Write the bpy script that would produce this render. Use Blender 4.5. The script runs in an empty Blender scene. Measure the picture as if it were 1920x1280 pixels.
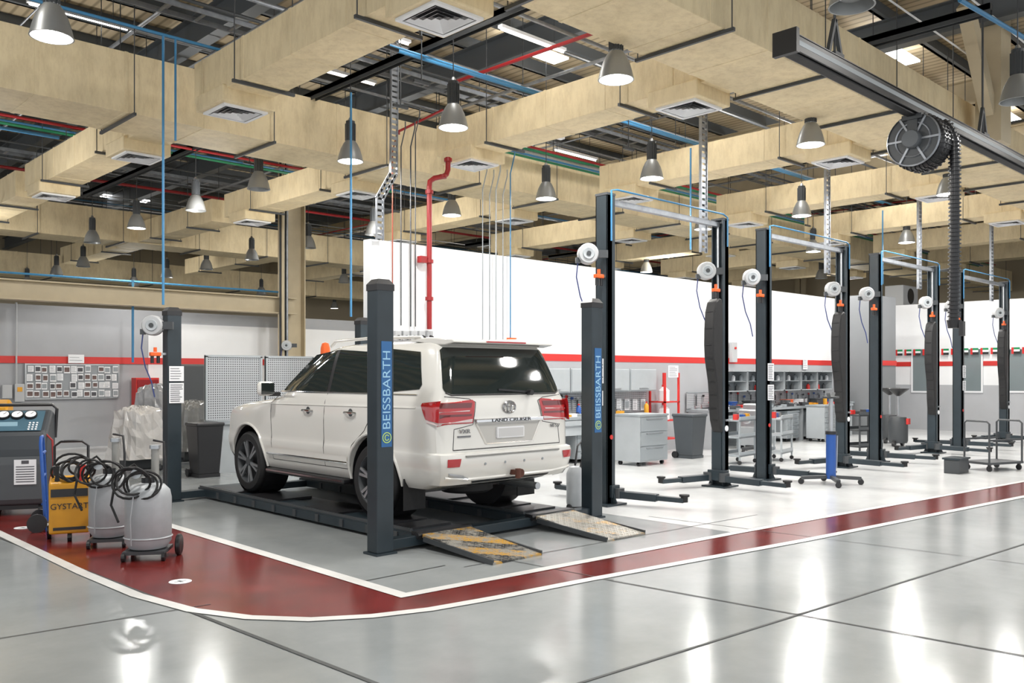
import bpy, bmesh, random
from math import *
from mathutils import Vector, Matrix
random.seed(7)
S=bpy.context.scene; COL=S.collection
F=1650.;HZ=703.;CH=1.7;A=.7216;B=.6923
def ray(px,py):
    r=(px-960)/F; return Vector((A*r+B,-B*r+A,(HZ-py)/F))
def fl(px,py,z=0.):
    d=ray(px,py); t=(z-CH)/d.z; return Vector((d.x*t,d.y*t,z))
def onY(px,py,Y):
    d=ray(px,py); t=Y/d.y; return Vector((d.x*t,Y,CH+d.z*t))
def onX(px,py,X):
    d=ray(px,py); t=X/d.x; return Vector((X,d.y*t,CH+d.z*t))
# ---------------- materials
MC={}
def M(name,col=(.5,.5,.5),rough=.5,metal=0.,noise=0.,scale=8.,bump=0.,emit=0.,coat=0.,dist=.02):
    if name in MC: return MC[name]
    m=bpy.data.materials.new(name); m.use_nodes=True; nt=m.node_tree; b=nt.nodes['Principled BSDF']
    b.inputs['Base Color'].default_value=(*col,1); b.inputs['Roughness'].default_value=rough; b.inputs['Metallic'].default_value=metal
    if coat: b.inputs['Coat Weight'].default_value=coat; b.inputs['Coat Roughness'].default_value=.05
    if emit: b.inputs['Emission Color'].default_value=(*col,1); b.inputs['Emission Strength'].default_value=emit
    if noise or bump:
        tc=nt.nodes.new('ShaderNodeTexCoord'); n=nt.nodes.new('ShaderNodeTexNoise'); n.inputs['Scale'].default_value=scale; n.inputs['Detail'].default_value=5
        nt.links.new(tc.outputs['Object'],n.inputs['Vector'])
        if noise:
            r=nt.nodes.new('ShaderNodeValToRGB'); r.color_ramp.elements[0].position=.3; r.color_ramp.elements[1].position=.7
            r.color_ramp.elements[0].color=(*[c*(1-noise) for c in col],1); r.color_ramp.elements[1].color=(*[min(1,c*(1+noise*.5)) for c in col],1)
            nt.links.new(n.outputs['Fac'],r.inputs['Fac']); nt.links.new(r.outputs['Color'],b.inputs['Base Color'])
        if bump:
            bp=nt.nodes.new('ShaderNodeBump'); bp.inputs['Strength'].default_value=bump; bp.inputs['Distance'].default_value=dist
            nt.links.new(n.outputs['Fac'],bp.inputs['Height']); nt.links.new(bp.outputs['Normal'],b.inputs['Normal'])
    MC[name]=m; return m
WHITE=M('white_plaster',(.86,.87,.88),.7,noise=.03,scale=2)
LGREY=M('grey_plaster',(.40,.41,.43),.7,noise=.05,scale=2)
BGREY=M('light_grey_plaster',(.46,.47,.49),.7,noise=.05,scale=2)
RED=M('red_paint',(.60,.03,.025),.45)
STEEL=M('dark_steel',(.024,.036,.045),.35,noise=.15,scale=5)
DARK=M('dark_grey_metal',(.055,.06,.065),.45)
BLACK=M('black_rubber',(.012,.012,.013),.6,noise=.2,scale=20,bump=.1)
BLKP=M('black_plastic',(.018,.018,.02),.35)
CHROME=M('chrome',(.75,.75,.76),.12,1)
ALU=M('brushed_steel',(.5,.52,.54),.35,.9,noise=.1,scale=6)
GALV=M('galvanised',(.34,.36,.39),.45,.7,noise=.2,scale=9)
PURL=M('grey_purlin',(.12,.135,.15),.5,.2)
CREAM=M('cream_steel',(.52,.44,.30),.55,noise=.08,scale=3)
BLUE=M('blue_pipe',(.05,.22,.42),.4)
BLU2=M('blue_paint',(.02,.09,.36),.35)
REDP=M('red_pipe',(.30,.012,.015),.4)
GREEN=M('green_pipe',(.02,.22,.10),.4)
PAPER=M('paper',(.82,.83,.85),.7)
INK=M('ink',(.08,.08,.09),.7)
ORANGE=M('orange_plastic',(.85,.13,.02),.4)
YELLOW=M('yellow_metal',(.72,.34,.02),.4,noise=.05,scale=6)
REEL=M('white_plastic',(.46,.47,.48),.45)
BENCH=M('bench_grey',(.42,.45,.47),.45,noise=.05,scale=4)
BENCH2=M('drawer_grey',(.30,.33,.35),.45)
GLASS=M('dark_glass',(.02,.026,.024),.04,coat=.6)
PAINT=M('pearl_white_paint',(.72,.71,.67),.22,coat=1.)
TANK=M('grey_painted_tank',(.40,.42,.44),.4,.0,noise=.1,scale=8)
def duct_mat():
    m=M('duct_cloth',(.83,.69,.44),.7,noise=.12,scale=1.3,bump=.3,dist=.04); nt=m.node_tree; b=nt.nodes['Principled BSDF']
    src=b.inputs['Base Color'].links[0].from_socket
    tc=nt.nodes.new('ShaderNodeTexCoord'); mp=nt.nodes.new('ShaderNodeMapping'); mp.inputs['Scale'].default_value=(.9,.9,.25)
    br=nt.nodes.new('ShaderNodeTexNoise'); br.inputs['Scale'].default_value=7; br.inputs['Detail'].default_value=9; br.inputs['Roughness'].default_value=.78
    mx=nt.nodes.new('ShaderNodeMix'); mx.data_type='RGBA'; mx.blend_type='MULTIPLY'; mx.inputs[0].default_value=.5
    rp=nt.nodes.new('ShaderNodeValToRGB'); rp.color_ramp.elements[0].position=.34; rp.color_ramp.elements[0].color=(.66,.60,.50,1); rp.color_ramp.elements[1].position=.56; rp.color_ramp.elements[1].color=(1,1,1,1)
    nt.links.new(tc.outputs['Object'],mp.inputs['Vector']); nt.links.new(mp.outputs[0],br.inputs['Vector']); nt.links.new(br.outputs['Fac'],rp.inputs[0])
    nt.links.new(src,mx.inputs[6]); nt.links.new(rp.outputs[0],mx.inputs[7]); nt.links.new(mx.outputs[2],b.inputs['Base Color'])
    return m
DUCT=duct_mat()
def floor_mat(name,c0,c1,r0,r1):
    m=M(name,(.40,.42,.42),.16); nt=m.node_tree; b=nt.nodes['Principled BSDF']
    tc=nt.nodes.new('ShaderNodeTexCoord')
    n=nt.nodes.new('ShaderNodeTexNoise'); n.inputs['Scale'].default_value=.7; n.inputs['Detail'].default_value=9; n.inputs['Roughness'].default_value=.66
    r=nt.nodes.new('ShaderNodeValToRGB'); r.color_ramp.elements[0].position=.3; r.color_ramp.elements[0].color=(*c0,1); r.color_ramp.elements[1].position=.72; r.color_ramp.elements[1].color=(*c1,1)
    r2=nt.nodes.new('ShaderNodeMapRange'); r2.inputs['To Min'].default_value=r0; r2.inputs['To Max'].default_value=r1
    nt.links.new(tc.outputs['Object'],n.inputs['Vector']); nt.links.new(n.outputs['Fac'],r.inputs[0]); nt.links.new(r.outputs[0],b.inputs['Base Color'])
    nt.links.new(n.outputs['Fac'],r2.inputs['Value']); nt.links.new(r2.outputs[0],b.inputs['Roughness'])
    return m
FLOOR=floor_mat('epoxy_floor',(.255,.275,.28),(.355,.375,.375),.13,.20)
FLOOR_LIT=floor_mat('floor_light_tint',(.55,.56,.56),(.68,.69,.69),.16,.26)  # floor colour lightened to carry light reflected off the white wall
FRED=M('red_floor_paint',(.17,.02,.017),.16,noise=.35,scale=3)
FWHT=M('white_floor_paint',(.72,.72,.70),.3,noise=.08,scale=5)
JOINT=M('joint_sealant',(.05,.055,.055),.6,noise=.3,scale=9)
def roof_mat():
    m=M('corrugated_roof',(.36,.28,.17),.6); nt=m.node_tree; b=nt.nodes['Principled BSDF']
    tc=nt.nodes.new('ShaderNodeTexCoord'); w=nt.nodes.new('ShaderNodeTexWave'); w.bands_direction='X'; w.inputs['Scale'].default_value=1.6
    r=nt.nodes.new('ShaderNodeValToRGB'); r.color_ramp.elements[0].position=.0; r.color_ramp.elements[0].color=(.34,.27,.17,1); r.color_ramp.elements[1].position=.35; r.color_ramp.elements[1].color=(.62,.51,.34,1)
    nt.links.new(tc.outputs['Object'],w.inputs['Vector']); nt.links.new(w.outputs['Fac'],r.inputs[0]); nt.links.new(r.outputs[0],b.inputs['Base Color'])
    return m
ROOF=roof_mat()
def perf_mat():
    m=M('perforated_sheet',(.45,.47,.49),.45,.2); nt=m.node_tree; b=nt.nodes['Principled BSDF']
    tc=nt.nodes.new('ShaderNodeTexCoord'); mp=nt.nodes.new('ShaderNodeMapping'); mp.inputs['Scale'].default_value=(24,24,24)
    v=nt.nodes.new('ShaderNodeTexVoronoi'); v.inputs['Randomness'].default_value=0; v.inputs['Scale'].default_value=1
    r=nt.nodes.new('ShaderNodeValToRGB'); r.color_ramp.interpolation='CONSTANT'; r.color_ramp.elements[0].color=(.08,.08,.09,1); r.color_ramp.elements[1].position=.28; r.color_ramp.elements[1].color=(.5,.52,.54,1)
    mp.inputs['Location'].default_value=(.5,.0,.5)
    nt.links.new(tc.outputs['Object'],mp.inputs[0]); nt.links.new(mp.outputs[0],v.inputs['Vector']); nt.links.new(v.outputs['Distance'],r.inputs[0]); nt.links.new(r.outputs[0],b.inputs['Base Color'])
    return m
PERF=perf_mat()
def hazard_mat(name,p0,p1):
    m=M(name,(.25,.25,.24),.4,.3); nt=m.node_tree; b=nt.nodes['Principled BSDF']
    tc=nt.nodes.new('ShaderNodeTexCoord'); w=nt.nodes.new('ShaderNodeTexWave'); w.bands_direction='DIAGONAL'; w.inputs['Scale'].default_value=1.1; w.inputs['Distortion'].default_value=0
    r=nt.nodes.new('ShaderNodeValToRGB'); r.color_ramp.interpolation='CONSTANT'; r.color_ramp.elements[0].color=(.62,.34,.05,1); r.color_ramp.elements[1].position=.5; r.color_ramp.elements[1].color=(.05,.05,.05,1)
    n=nt.nodes.new('ShaderNodeTexNoise'); n.inputs['Scale'].default_value=6; n.inputs['Detail'].default_value=8; n.inputs['Roughness'].default_value=.7
    r2=nt.nodes.new('ShaderNodeValToRGB'); r2.color_ramp.elements[0].position=p0; r2.color_ramp.elements[1].position=p1
    mx=nt.nodes.new('ShaderNodeMix'); mx.data_type='RGBA'; mx.inputs[7].default_value=(.36,.345,.31,1)
    L=nt.links.new
    L(tc.outputs['Object'],w.inputs['Vector']); L(tc.outputs['Object'],n.inputs['Vector']); L(w.outputs['Fac'],r.inputs[0]); L(n.outputs['Fac'],r2.inputs[0])
    L(r2.outputs[0],mx.inputs[0]); L(r.outputs[0],mx.inputs[6]); L(mx.outputs[2],b.inputs['Base Color'])
    return m
HAZ=hazard_mat('ramp_chequer',.46,.60); HAZ2=hazard_mat('ramp_chequer_worn',.36,.52)
# ---------------- mesh builder
class MB:
    def __init__(s): s.v=[];s.f=[];s.m=[]
    def add(s,vs,fs,mi=0):
        n=len(s.v); s.v+=[tuple(v) for v in vs]; s.f+=[tuple(i+n for i in f) for f in fs]; s.m+=[mi]*len(fs); return s
    def box(s,x0,x1,y0,y1,z0,z1,mi=0):
        return s.add([(x0,y0,z0),(x1,y0,z0),(x1,y1,z0),(x0,y1,z0),(x0,y0,z1),(x1,y0,z1),(x1,y1,z1),(x0,y1,z1)],
            [(0,3,2,1),(4,5,6,7),(0,1,5,4),(1,2,6,5),(2,3,7,6),(3,0,4,7)],mi)
    def cb(s,c,d,mi=0):
        return s.box(c[0]-d[0]/2,c[0]+d[0]/2,c[1]-d[1]/2,c[1]+d[1]/2,c[2]-d[2]/2,c[2]+d[2]/2,mi)
    def beam(s,p0,p1,w,h,mi=0):
        p0=Vector(p0);p1=Vector(p1);d=(p1-p0).normalized(); up=Vector((0,0,1))
        if abs(d.z)>.95: up=Vector((0,1,0))
        a=d.cross(up).normalized(); b=a.cross(d).normalized()
        vs=[p+a*(sx*w/2)+b*(sy*h/2) for p in (p0,p1) for sx,sy in ((-1,-1),(1,-1),(1,1),(-1,1))]
        return s.add(vs,[(0,1,2,3),(7,6,5,4),(0,4,5,1),(1,5,6,2),(2,6,7,3),(3,7,4,0)],mi)
    def cyl(s,p0,p1,r,n=12,r2=None,mi=0):
        if r2 is None:r2=r
        p0=Vector(p0);p1=Vector(p1);d=(p1-p0).normalized(); up=Vector((0,0,1)) if abs(d.z)<.9 else Vector((1,0,0))
        a=d.cross(up).normalized(); b=d.cross(a)
        vs=[p0+(a*cos(2*pi*i/n)+b*sin(2*pi*i/n))*r for i in range(n)]+[p1+(a*cos(2*pi*i/n)+b*sin(2*pi*i/n))*r2 for i in range(n)]
        return s.add(vs,[(i,(i+1)%n,n+(i+1)%n,n+i) for i in range(n)]+[tuple(range(n))[::-1],tuple(range(n,2*n))],mi)
    def tube(s,pts,r,n=8,closed=False,mi=0):
        P=[Vector(p) for p in pts]; k=len(P); vs=[]; prev=None
        for i,p in enumerate(P):
            if closed: d=P[(i+1)%k]-P[i-1]
            else: d=P[min(i+1,k-1)]-P[max(i-1,0)]
            d.normalize()
            if prev is None:
                up=Vector((0,0,1)) if abs(d.z)<.9 else Vector((1,0,0)); a=d.cross(up).normalized()
            else:
                a=prev-d*prev.dot(d); a.normalize()
            prev=a; b=d.cross(a)
            rr=r[i] if isinstance(r,(list,tuple)) else r
            vs+=[p+(a*cos(2*pi*j/n)+b*sin(2*pi*j/n))*rr for j in range(n)]
        fs=[]
        for i in range(k if closed else k-1):
            q=(i+1)%k
            fs+=[(i*n+j,i*n+(j+1)%n,q*n+(j+1)%n,q*n+j) for j in range(n)]
        if not closed: fs+=[tuple(range(n))[::-1],tuple(range((k-1)*n,k*n))]
        return s.add(vs,fs,mi)
    def lathe(s,prof,c=(0,0,0),n=24,axis='z',mi=0,sx=1,sy=1):
        vs=[]
        for r,h in prof:
            for i in range(n):
                a=2*pi*i/n; u,v=r*cos(a)*sx,r*sin(a)*sy
                p={'z':(u,v,h),'x':(h,u,v),'y':(u,h,v)}[axis]
                vs.append((p[0]+c[0],p[1]+c[1],p[2]+c[2]))
        fs=[]
        for k in range(len(prof)-1):
            fs+=[(k*n+i,k*n+(i+1)%n,(k+1)*n+(i+1)%n,(k+1)*n+i) for i in range(n)]
        return s.add(vs,fs,mi)
    def prism(s,poly,axis,a0,a1,mi=0):
        n=len(poly); vs=[]
        for a in (a0,a1):
            for u,v in poly: vs.append({'x':(a,u,v),'y':(u,a,v),'z':(u,v,a)}[axis])
        return s.add(vs,[tuple(range(n)),tuple(range(n,2*n))[::-1]]+[(i,(i+1)%n,n+(i+1)%n,n+i) for i in range(n)],mi)
    def build(s,name,mat,parent=None,smooth=False,bevel=0,norm=True):
        me=bpy.data.meshes.new(name); me.from_pydata(s.v,[],s.f)
        for m in (mat if isinstance(mat,(list,tuple)) else [mat]): me.materials.append(m)
        if len(me.materials)>1:
            for p,i in zip(me.polygons,s.m): p.material_index=i
        if norm:
            bm=bmesh.new(); bm.from_mesh(me); bmesh.ops.recalc_face_normals(bm,faces=bm.faces); bm.to_mesh(me); bm.free()
        if smooth:
            for p in me.polygons: p.use_smooth=True
            me.set_sharp_from_angle(angle=radians(40))
        o=bpy.data.objects.new(name,me); COL.objects.link(o)
        if parent: o.parent=parent
        if bevel:
            b=o.modifiers.new('bevel','BEVEL'); b.width=bevel; b.segments=2; b.limit_method='ANGLE'
        return o
def tag(o,label,cat,group=None):
    o['label']=label;o['category']=cat
    if group:o['group']=group
    return o
def thing(name,label,cat,loc=(0,0,0),rz=0.,group=None):
    o=bpy.data.objects.new(name,None); COL.objects.link(o); o.location=loc; o.rotation_euler=(0,0,rz); o.empty_display_size=.1
    return tag(o,label,cat,group)
def struct(o): o['kind']='structure'; return o
def kids(o): return [c for c in bpy.data.objects if c.parent==o]
def dup(root,loc,rz=None,label=None,group=None):
    r=root.copy(); COL.objects.link(r); r.location=loc
    if rz is not None: r.rotation_euler=(0,0,rz)
    if label:r['label']=label
    if group:r['group']=group
    for ch in kids(root):
        c=ch.copy(); COL.objects.link(c); c.parent=r
        for g in kids(ch):
            d=g.copy(); COL.objects.link(d); d.parent=c
    return r
def text(name,s,size,mat,parent,mtx,ext=.002,sx=1.):
    cu=bpy.data.curves.new('t','FONT'); cu.body=s; cu.size=size; cu.extrude=ext; cu.align_x='CENTER'; cu.align_y='CENTER'
    o=bpy.data.objects.new('t',cu); COL.objects.link(o); bpy.context.view_layer.update()
    me=bpy.data.meshes.new_from_object(o.evaluated_get(bpy.context.evaluated_depsgraph_get()))
    bpy.data.objects.remove(o); me.transform(mtx@Matrix.Diagonal((sx,1,1,1))); me.materials.clear(); me.materials.append(mat); me.name=name
    ob=bpy.data.objects.new(name,me); COL.objects.link(ob); ob.parent=parent; return ob
RX=Matrix.Rotation(pi/2,4,'X')
def T(x,y,z): return Matrix.Translation((x,y,z))
# ---------------- shell
fo=struct(MB().box(-14,46,-8,46,-.1,0).build('floor',FLOOR))
def joint(p,q,w=.022):
    d=(q-p).normalized(); n=Vector((-d.y,d.x,0))*w/2
    MB().add([p+n,q+n,q-n,p-n],[(0,1,2,3)]).build('floor_joint',JOINT,fo)
def ff(px,py): 
    v=fl(px,py); v.z=.004; return v
def ext(a,b,k0,k1): 
    d=b-a; return a-d*k0,b+d*k1
joint(*ext(ff(0,1008),ff(690,1276),1,.6),w=.034)
joint(*ext(ff(1090,1280),ff(1920,1020),.5,2))
joint(*ext(ff(1160,1091),ff(1920,1230),.05,.6))
joint(ff(0,1197),ff(395,1133),.014); joint(ff(670,1092),ff(835,1060),.014)
joint(ff(745,1010),ff(1150,1088),.012); joint(*ext(ff(1500,1004),ff(1920,1057),.9,1),w=.012)
joint(ff(870,1063),ff(1420,965),.012)
def strip(name,ins,outs,mat,z):
    a=[Vector((p.x,p.y,z)) for p in ins]; b=[Vector((p.x,p.y,z)) for p in outs]; n=len(a)
    return struct(MB().add(a+b,[(i,i+1,n+i+1,n+i) for i in range(n-1)]).build(name,mat))
def offs(pts,w):
    out=[]
    for i,p in enumerate(pts):
        d=(pts[min(i+1,len(pts)-1)]-pts[max(i-1,0)]).normalized(); out.append(p+Vector((d.y,-d.x,0))*w)
    return out
inner=[Vector((4.05,40,0)),Vector((4.03,5.42,0)),fl(1400,998),fl(1920,904)]
inner.append(inner[-1]+(inner[-1]-inner[-2])*2)
oc=[Vector((2.6,40,0)),Vector((2.62,8.0,0)),Vector((2.66,6.9,0)),Vector((2.78,6.2,0)),Vector((2.98,5.75,0)),Vector((3.25,5.42,0)),Vector((3.6,5.2,0)),Vector((4.0,5.06,0)),Vector((4.6,4.97,0)),Vector((5.5,4.88,0)),fl(1500,1012),fl(1920,929)]
oc.append(oc[-1]+(oc[-1]-oc[-2])*2)
mid=[Vector((4.05,40,0)),Vector((4.05,8,0)),Vector((4.05,7,0)),Vector((4.05,6.2,0)),Vector((4.05,5.75,0)),Vector((4.05,5.5,0)),Vector((4.05,5.42,0)),Vector((4.1,5.41,0)),Vector((4.6,5.39,0)),fl(1100,1055),fl(1500,979),fl(1920,904),inner[-1]]
strip('trim_1',mid,oc,FRED,.002)
w=.1
inn2=[Vector((4.05+w,40,0)),Vector((4.05+w,5.42+w,0))]+[p+Vector((0,w,0)) for p in inner[2:]]
strip('trim_2',inner,inn2,FWHT,.006)
strip('trim_3',oc,offs(oc,w),FWHT,.006)
W=12.;HW=3.93;XR=28.4;XL=8.3
pa=inn2[2];pb=inn2[-1]
def lineY(x): return pa.y+(x-pa.x)*(pb.y-pa.y)/(pb.x-pa.x)
strip('bay_light_paint',[Vector((8.3,lineY(8.3)+.02,0)),Vector((XR,lineY(XR)+.02,0))],[Vector((8.3,W,0)),Vector((XR,W,0))],FLOOR_LIT,.0015)  # thin pale sheets paint the brighter light onto the same floor
strip('left_light_paint',[Vector((-14,16.5,0)),Vector((2.5,16.5,0))],[Vector((-14,22,0)),Vector((2.5,22,0))],FLOOR_LIT,.0015)
strip('back_light_paint',[Vector((4.2,17.5,0)),Vector((28,17.5,0))],[Vector((4.2,22,0)),Vector((28,22,0))],FLOOR_LIT,.0015)
struct(MB().box(XL,XR+.2,W,W+.2,0,HW).build('wall_back',WHITE))
struct(MB().box(XL-.0,XR,W-.012,W,0,2.0).build('wall_lower',LGREY))
struct(MB().box(XL,XR,W-.02,W,1.98,2.12).build('trim_4',RED))
struct(MB().box(XR,XR+.2,-6,W,0,HW).build('wall_right',WHITE))
struct(MB().box(XR-.012,XR,-6,W,0,1.4).build('wall_right_lower',BGREY))
struct(MB().box(XR-.02,XR,-6,W,1.98,2.12).build('trim_5',RED))
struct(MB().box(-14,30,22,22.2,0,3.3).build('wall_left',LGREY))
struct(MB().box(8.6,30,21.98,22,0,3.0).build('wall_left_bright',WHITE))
struct(MB().box(-14,14,21.96,21.98,1.97,2.13).build('trim_6',RED))
CW=M('cream_wall',(.5,.43,.31),.7)
struct(MB().box(-14,46,45.8,46,0,8.4).build('wall_far',CW))
struct(MB().box(45.8,46,-8,46,0,8.4).build('wall_end',CW))
ce=struct(MB().box(-14,46,-8,46,8.3,8.4).build('ceiling',ROOF))
for i in range(43):
    y=-7+i*1.25
    if y<45.5: MB().box(-14,46,y-.03,y+.03,8.05,8.3).box(-14,46,y-.10,y+.03,8.05,8.07).build('purlin',PURL,ce)
for x in (-2.2,2.3,6.8,11.3,15.8,20.3,24.8,29.3,33.8,38.3):
    m=MB().box(x-.01,x+.01,-8,46,7.55,8.05).box(x-.12,x+.12,-8,46,7.53,7.56).box(x-.12,x+.12,-8,46,8.03,8.05)
    m.build('rafter',PURL if x<20 else CREAM,ce)
SKY=M('skylight',(1,1,1),.5,emit=6.)
for i,(px,py) in enumerate(((1675,100),(1878,215),(235,372),(930,468),(720,441),(200,538),(1000,95))):
    p=fl(px,py,8.02); struct(MB().box(p.x-.8,p.x+.8,p.y-.2,p.y+.2,8.0,8.04).build('window_%d'%(i+4),SKY))
def hcol(x,y,w,h,label,z0=0):
    t=thing('steel_column',label,'column',(x,y,0))
    MB().box(-w/2,w/2,-.02,.02,z0,h).build('web',CREAM,t)
    MB().box(-w/2,-w/2+.03,-w*.35,w*.35,z0,h).build('flange',CREAM,t); MB().box(w/2-.03,w/2,-w*.35,w*.35,z0,h).build('flange',CREAM,t)
    MB().box(-w*.6,w*.6,-w*.5,w*.5,z0,z0+.03).build('base_plate',CREAM,t)
p=onY(547,600,21.4); hcol(p.x,21.4,.6,8.05,'cream steel column rising behind the white car past the left partition')
t=thing('cable_chase','dark vertical cable chase fixed to the left of the cream column','cable tray',(p.x-.48,21.0,0)); MB().box(-.1,.1,-.04,.03,0,8.0).build('casing',DARK,t); MB().cyl((-.05,-.08,0),(-.05,-.08,8),.04,10).build('pipe',CREAM,t); MB().cyl((.07,-.08,0),(.07,-.08,8),.03,10).build('pipe',GALV,t)
for px,py,Y,lab in ((990,440,24,'cream steel column seen above the white wall left of the tall lift'),(1508,500,24,'cream steel column above the white wall beside the second lift'),(1690,500,26,'cream steel column above the right end of the white wall')):
    p=onY(px,py,Y); hcol(p.x,Y,.9,8.05,lab)
p=onX(1862,50,16.2)
t=thing('roof_bracket','cream roof column with sloping knee brace at the top right','column',(p.x,p.y,0))
MB().box(-.25,.25,-.2,.2,5.6,8.05).build('shaft',CREAM,t); MB().beam((-.2,0,6.1),(-1.3,0,7.6),.2,.25).build('knee_brace',CREAM,t)
m=MB().box(-12,12.2,21.2,21.24,3.35,3.75).box(-12,12.2,21.05,21.4,3.33,3.36).box(-12,12.2,21.05,21.4,3.74,3.77)
tag(m.build('steel_beam',CREAM),'long cream steel beam running above the grey left partition','beam')
m=MB().box(6,46,3.1,3.14,6.6,7.1).box(6,46,2.95,3.3,6.58,6.61).box(6,46,2.95,3.3,7.09,7.12)
tag(m.build('steel_beam',CREAM),'cream roof beam above the black exhaust rail at top right','beam')
# ---------------- ducts
def duct(x0,x1,y0,y1,z0,z1,label,step=2.2,boots=()):
    cx,cy=(x0+x1)/2,(y0+y1)/2
    t=thing('air_duct',label,'duct',(cx,cy,z0)); hx,hy,h=(x1-x0)/2,(y1-y0)/2,z1-z0
    along=hx>hy; L=hx if along else hy; n=max(2,int(2*L/step))
    m=MB().box(-hx,hx,-hy,hy,0,h)
    k=-L+.6
    while k<L:
        e=.006; w=.03
        if along: m.box(k-w,k+w,-hy-e,hy+e,-e,h+e)
        else: m.box(-hx-e,hx+e,k-w,k+w,-e,h+e)
        k+=1.22
    m.build('duct_body',DUCT,t,bevel=.006)
    for i in range(n):
        a=-L+(i+.5)*2*L/n
        if along: m=MB().box(a-.02,a+.02,-hy-.12,hy+.12,-.05,-.009).cyl((a,-hy-.09,-.04),(a,-hy-.09,8.05-z0),.008,6).cyl((a,hy+.09,-.04),(a,hy+.09,8.05-z0),.008,6)
        else: m=MB().box(-hx-.12,hx+.12,a-.02,a+.02,-.05,-.009).cyl((-hx-.09,a,-.04),(-hx-.09,a,8.05-z0),.008,6).cyl((hx+.09,a,-.04),(hx+.09,a,8.05-z0),.008,6)
        m.build('hanger',DARK,t)
    for by in boots:
        MB().box(-.40,.40,by-cy-.42,by-cy+.42,-.18,.05).build('outlet_box',DUCT,t,bevel=.02)
duct(-3,45,13.4,14.6,5.6,6.5,'long tan wrapped duct crossing from the left edge behind the white wall')
duct(5.3,45,5.5,6.65,5.6,6.4,'broad tan wrapped duct running overhead from top centre to the right edge')
duct(-3,45,26.4,27.6,5.6,6.5,'tan duct crossing farther back over the left partition')
duct(-3,45,38,39.2,5.6,6.5,'farthest tan duct low on the horizon beyond the partitions',4)
DIF=None
def diffuser(x,y,z,label):
    global DIF
    if DIF is None:
        t=thing('air_diffuser',label,'air vent',(x,y,z),group='square ceiling air diffusers')
        m=MB(); a,b,z0,z1=.33,.28,-.03,0
        m.box(-a,a,-a,-b,z0,z1).box(-a,a,b,a,z0,z1).box(-a,-b,-b,b,z0,z1).box(b,a,-b,b,z0,z1); m.build('frame',PAPER,t)
        for k in range(4):
            a=.26-.063*k; vs=[]
            for (s,zz) in ((a,-.03),(a-.042,-.005)): vs+=[(-s,-s,zz),(s,-s,zz),(s,s,zz),(-s,s,zz)]
            MB().add(vs,[(i,(i+1)%4,4+(i+1)%4,4+i) for i in range(4)]).build('vane',PAPER,t)
        MB().box(-.3,.3,-.3,.3,-.004,.02).build('back_plate',BLKP,t)
        DIF=t; return t
    return dup(DIF,(x,y,z),label=label)
bx=[5.85,10.35,14.85,19.35,23.85,28.35,32.85]
wh=['above the white car front','over the wall pipes','right of the first tall lift','over the second tall lift','over the third tall lift','over the far right bay','beyond the right wall']
for i,c in enumerate(bx):
    duct(c-.34,c+.34,6.65,12.4,5.63,6.2,'tan branch duct '+wh[i],2.0,boots=(7.2,11.8))
    diffuser(c,7.2,5.45,'square air diffuser near the broad overhead duct, '+wh[i])
    diffuser(c,11.8,5.45,'square air diffuser at the far branch end, '+wh[i])
    duct(c-.34,c+.34,14.6,20.8,5.63,6.2,'tan branch duct behind the long crossing duct, '+wh[i],3,boots=(15.4,20.0))
    diffuser(c,15.4,5.45,'air diffuser behind the long crossing duct, '+wh[i])
    diffuser(c,20.0,5.45,'far air diffuser beyond the partition, '+wh[i])
    duct(c-.34,c+.34,27.6,33.5,5.63,6.2,'distant tan branch duct beyond the partitions, '+wh[i],3.5)
    if i in(0,1): duct(c-.34,c+.34,21.5,26.4,5.63,6.2,'tan branch duct joining the farther crossing duct, '+wh[i],3)
# ---------------- lamps
GLOW=M('lamp_glow',(1,.97,.9),.5,emit=9.)
SHADE=M('lamp_shade_metal',(.36,.37,.37),.4,.5)
LT=bpy.data.lights.new('lamp_light','AREA'); LT.shape='DISK'; LT.size=.3; LT.energy=100; LT.color=(1,.98,.95)
LP=bpy.data.lights.new('lamp_glow_light','POINT'); LP.shadow_soft_size=.1; LP.energy=64; LP.color=(1,.98,.95)
def make_lamp(lit,x,y,label):
    t=thing('high_bay_lamp',label,'lamp',(x,y,5.2),group='hanging high bay lamps')
    MB().lathe([(.215,0),(.205,.03),(.19,.1),(.16,.2),(.115,.29),(.085,.33),(.08,.33),(.108,.285),(.15,.19),(.18,.09),(.2,0),(.215,0)],n=24).build('lamp_shade',SHADE,t,True)
    m=MB().cyl((0,0,.32),(0,0,.66),.075,16)
    for k in range(12):
        a=k*pi/6; m.beam((.074*cos(a),.074*sin(a),.34),(.074*cos(a),.074*sin(a),.62),.012,.03)
    m.build('ballast_housing',DARK,t); MB().cyl((0,0,.66),(0,0,.72),.05,12,.02).build('hook',ALU,t)
    MB().cyl((0,0,.72),(0,0,2.86),.008,6).build('cable',DARK,t)
    MB().lathe([(.0,.07),(.1,.075),(.16,.11)],n=20).build('bulb',GLOW if lit else SHADE,t,True)
    return t
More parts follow.
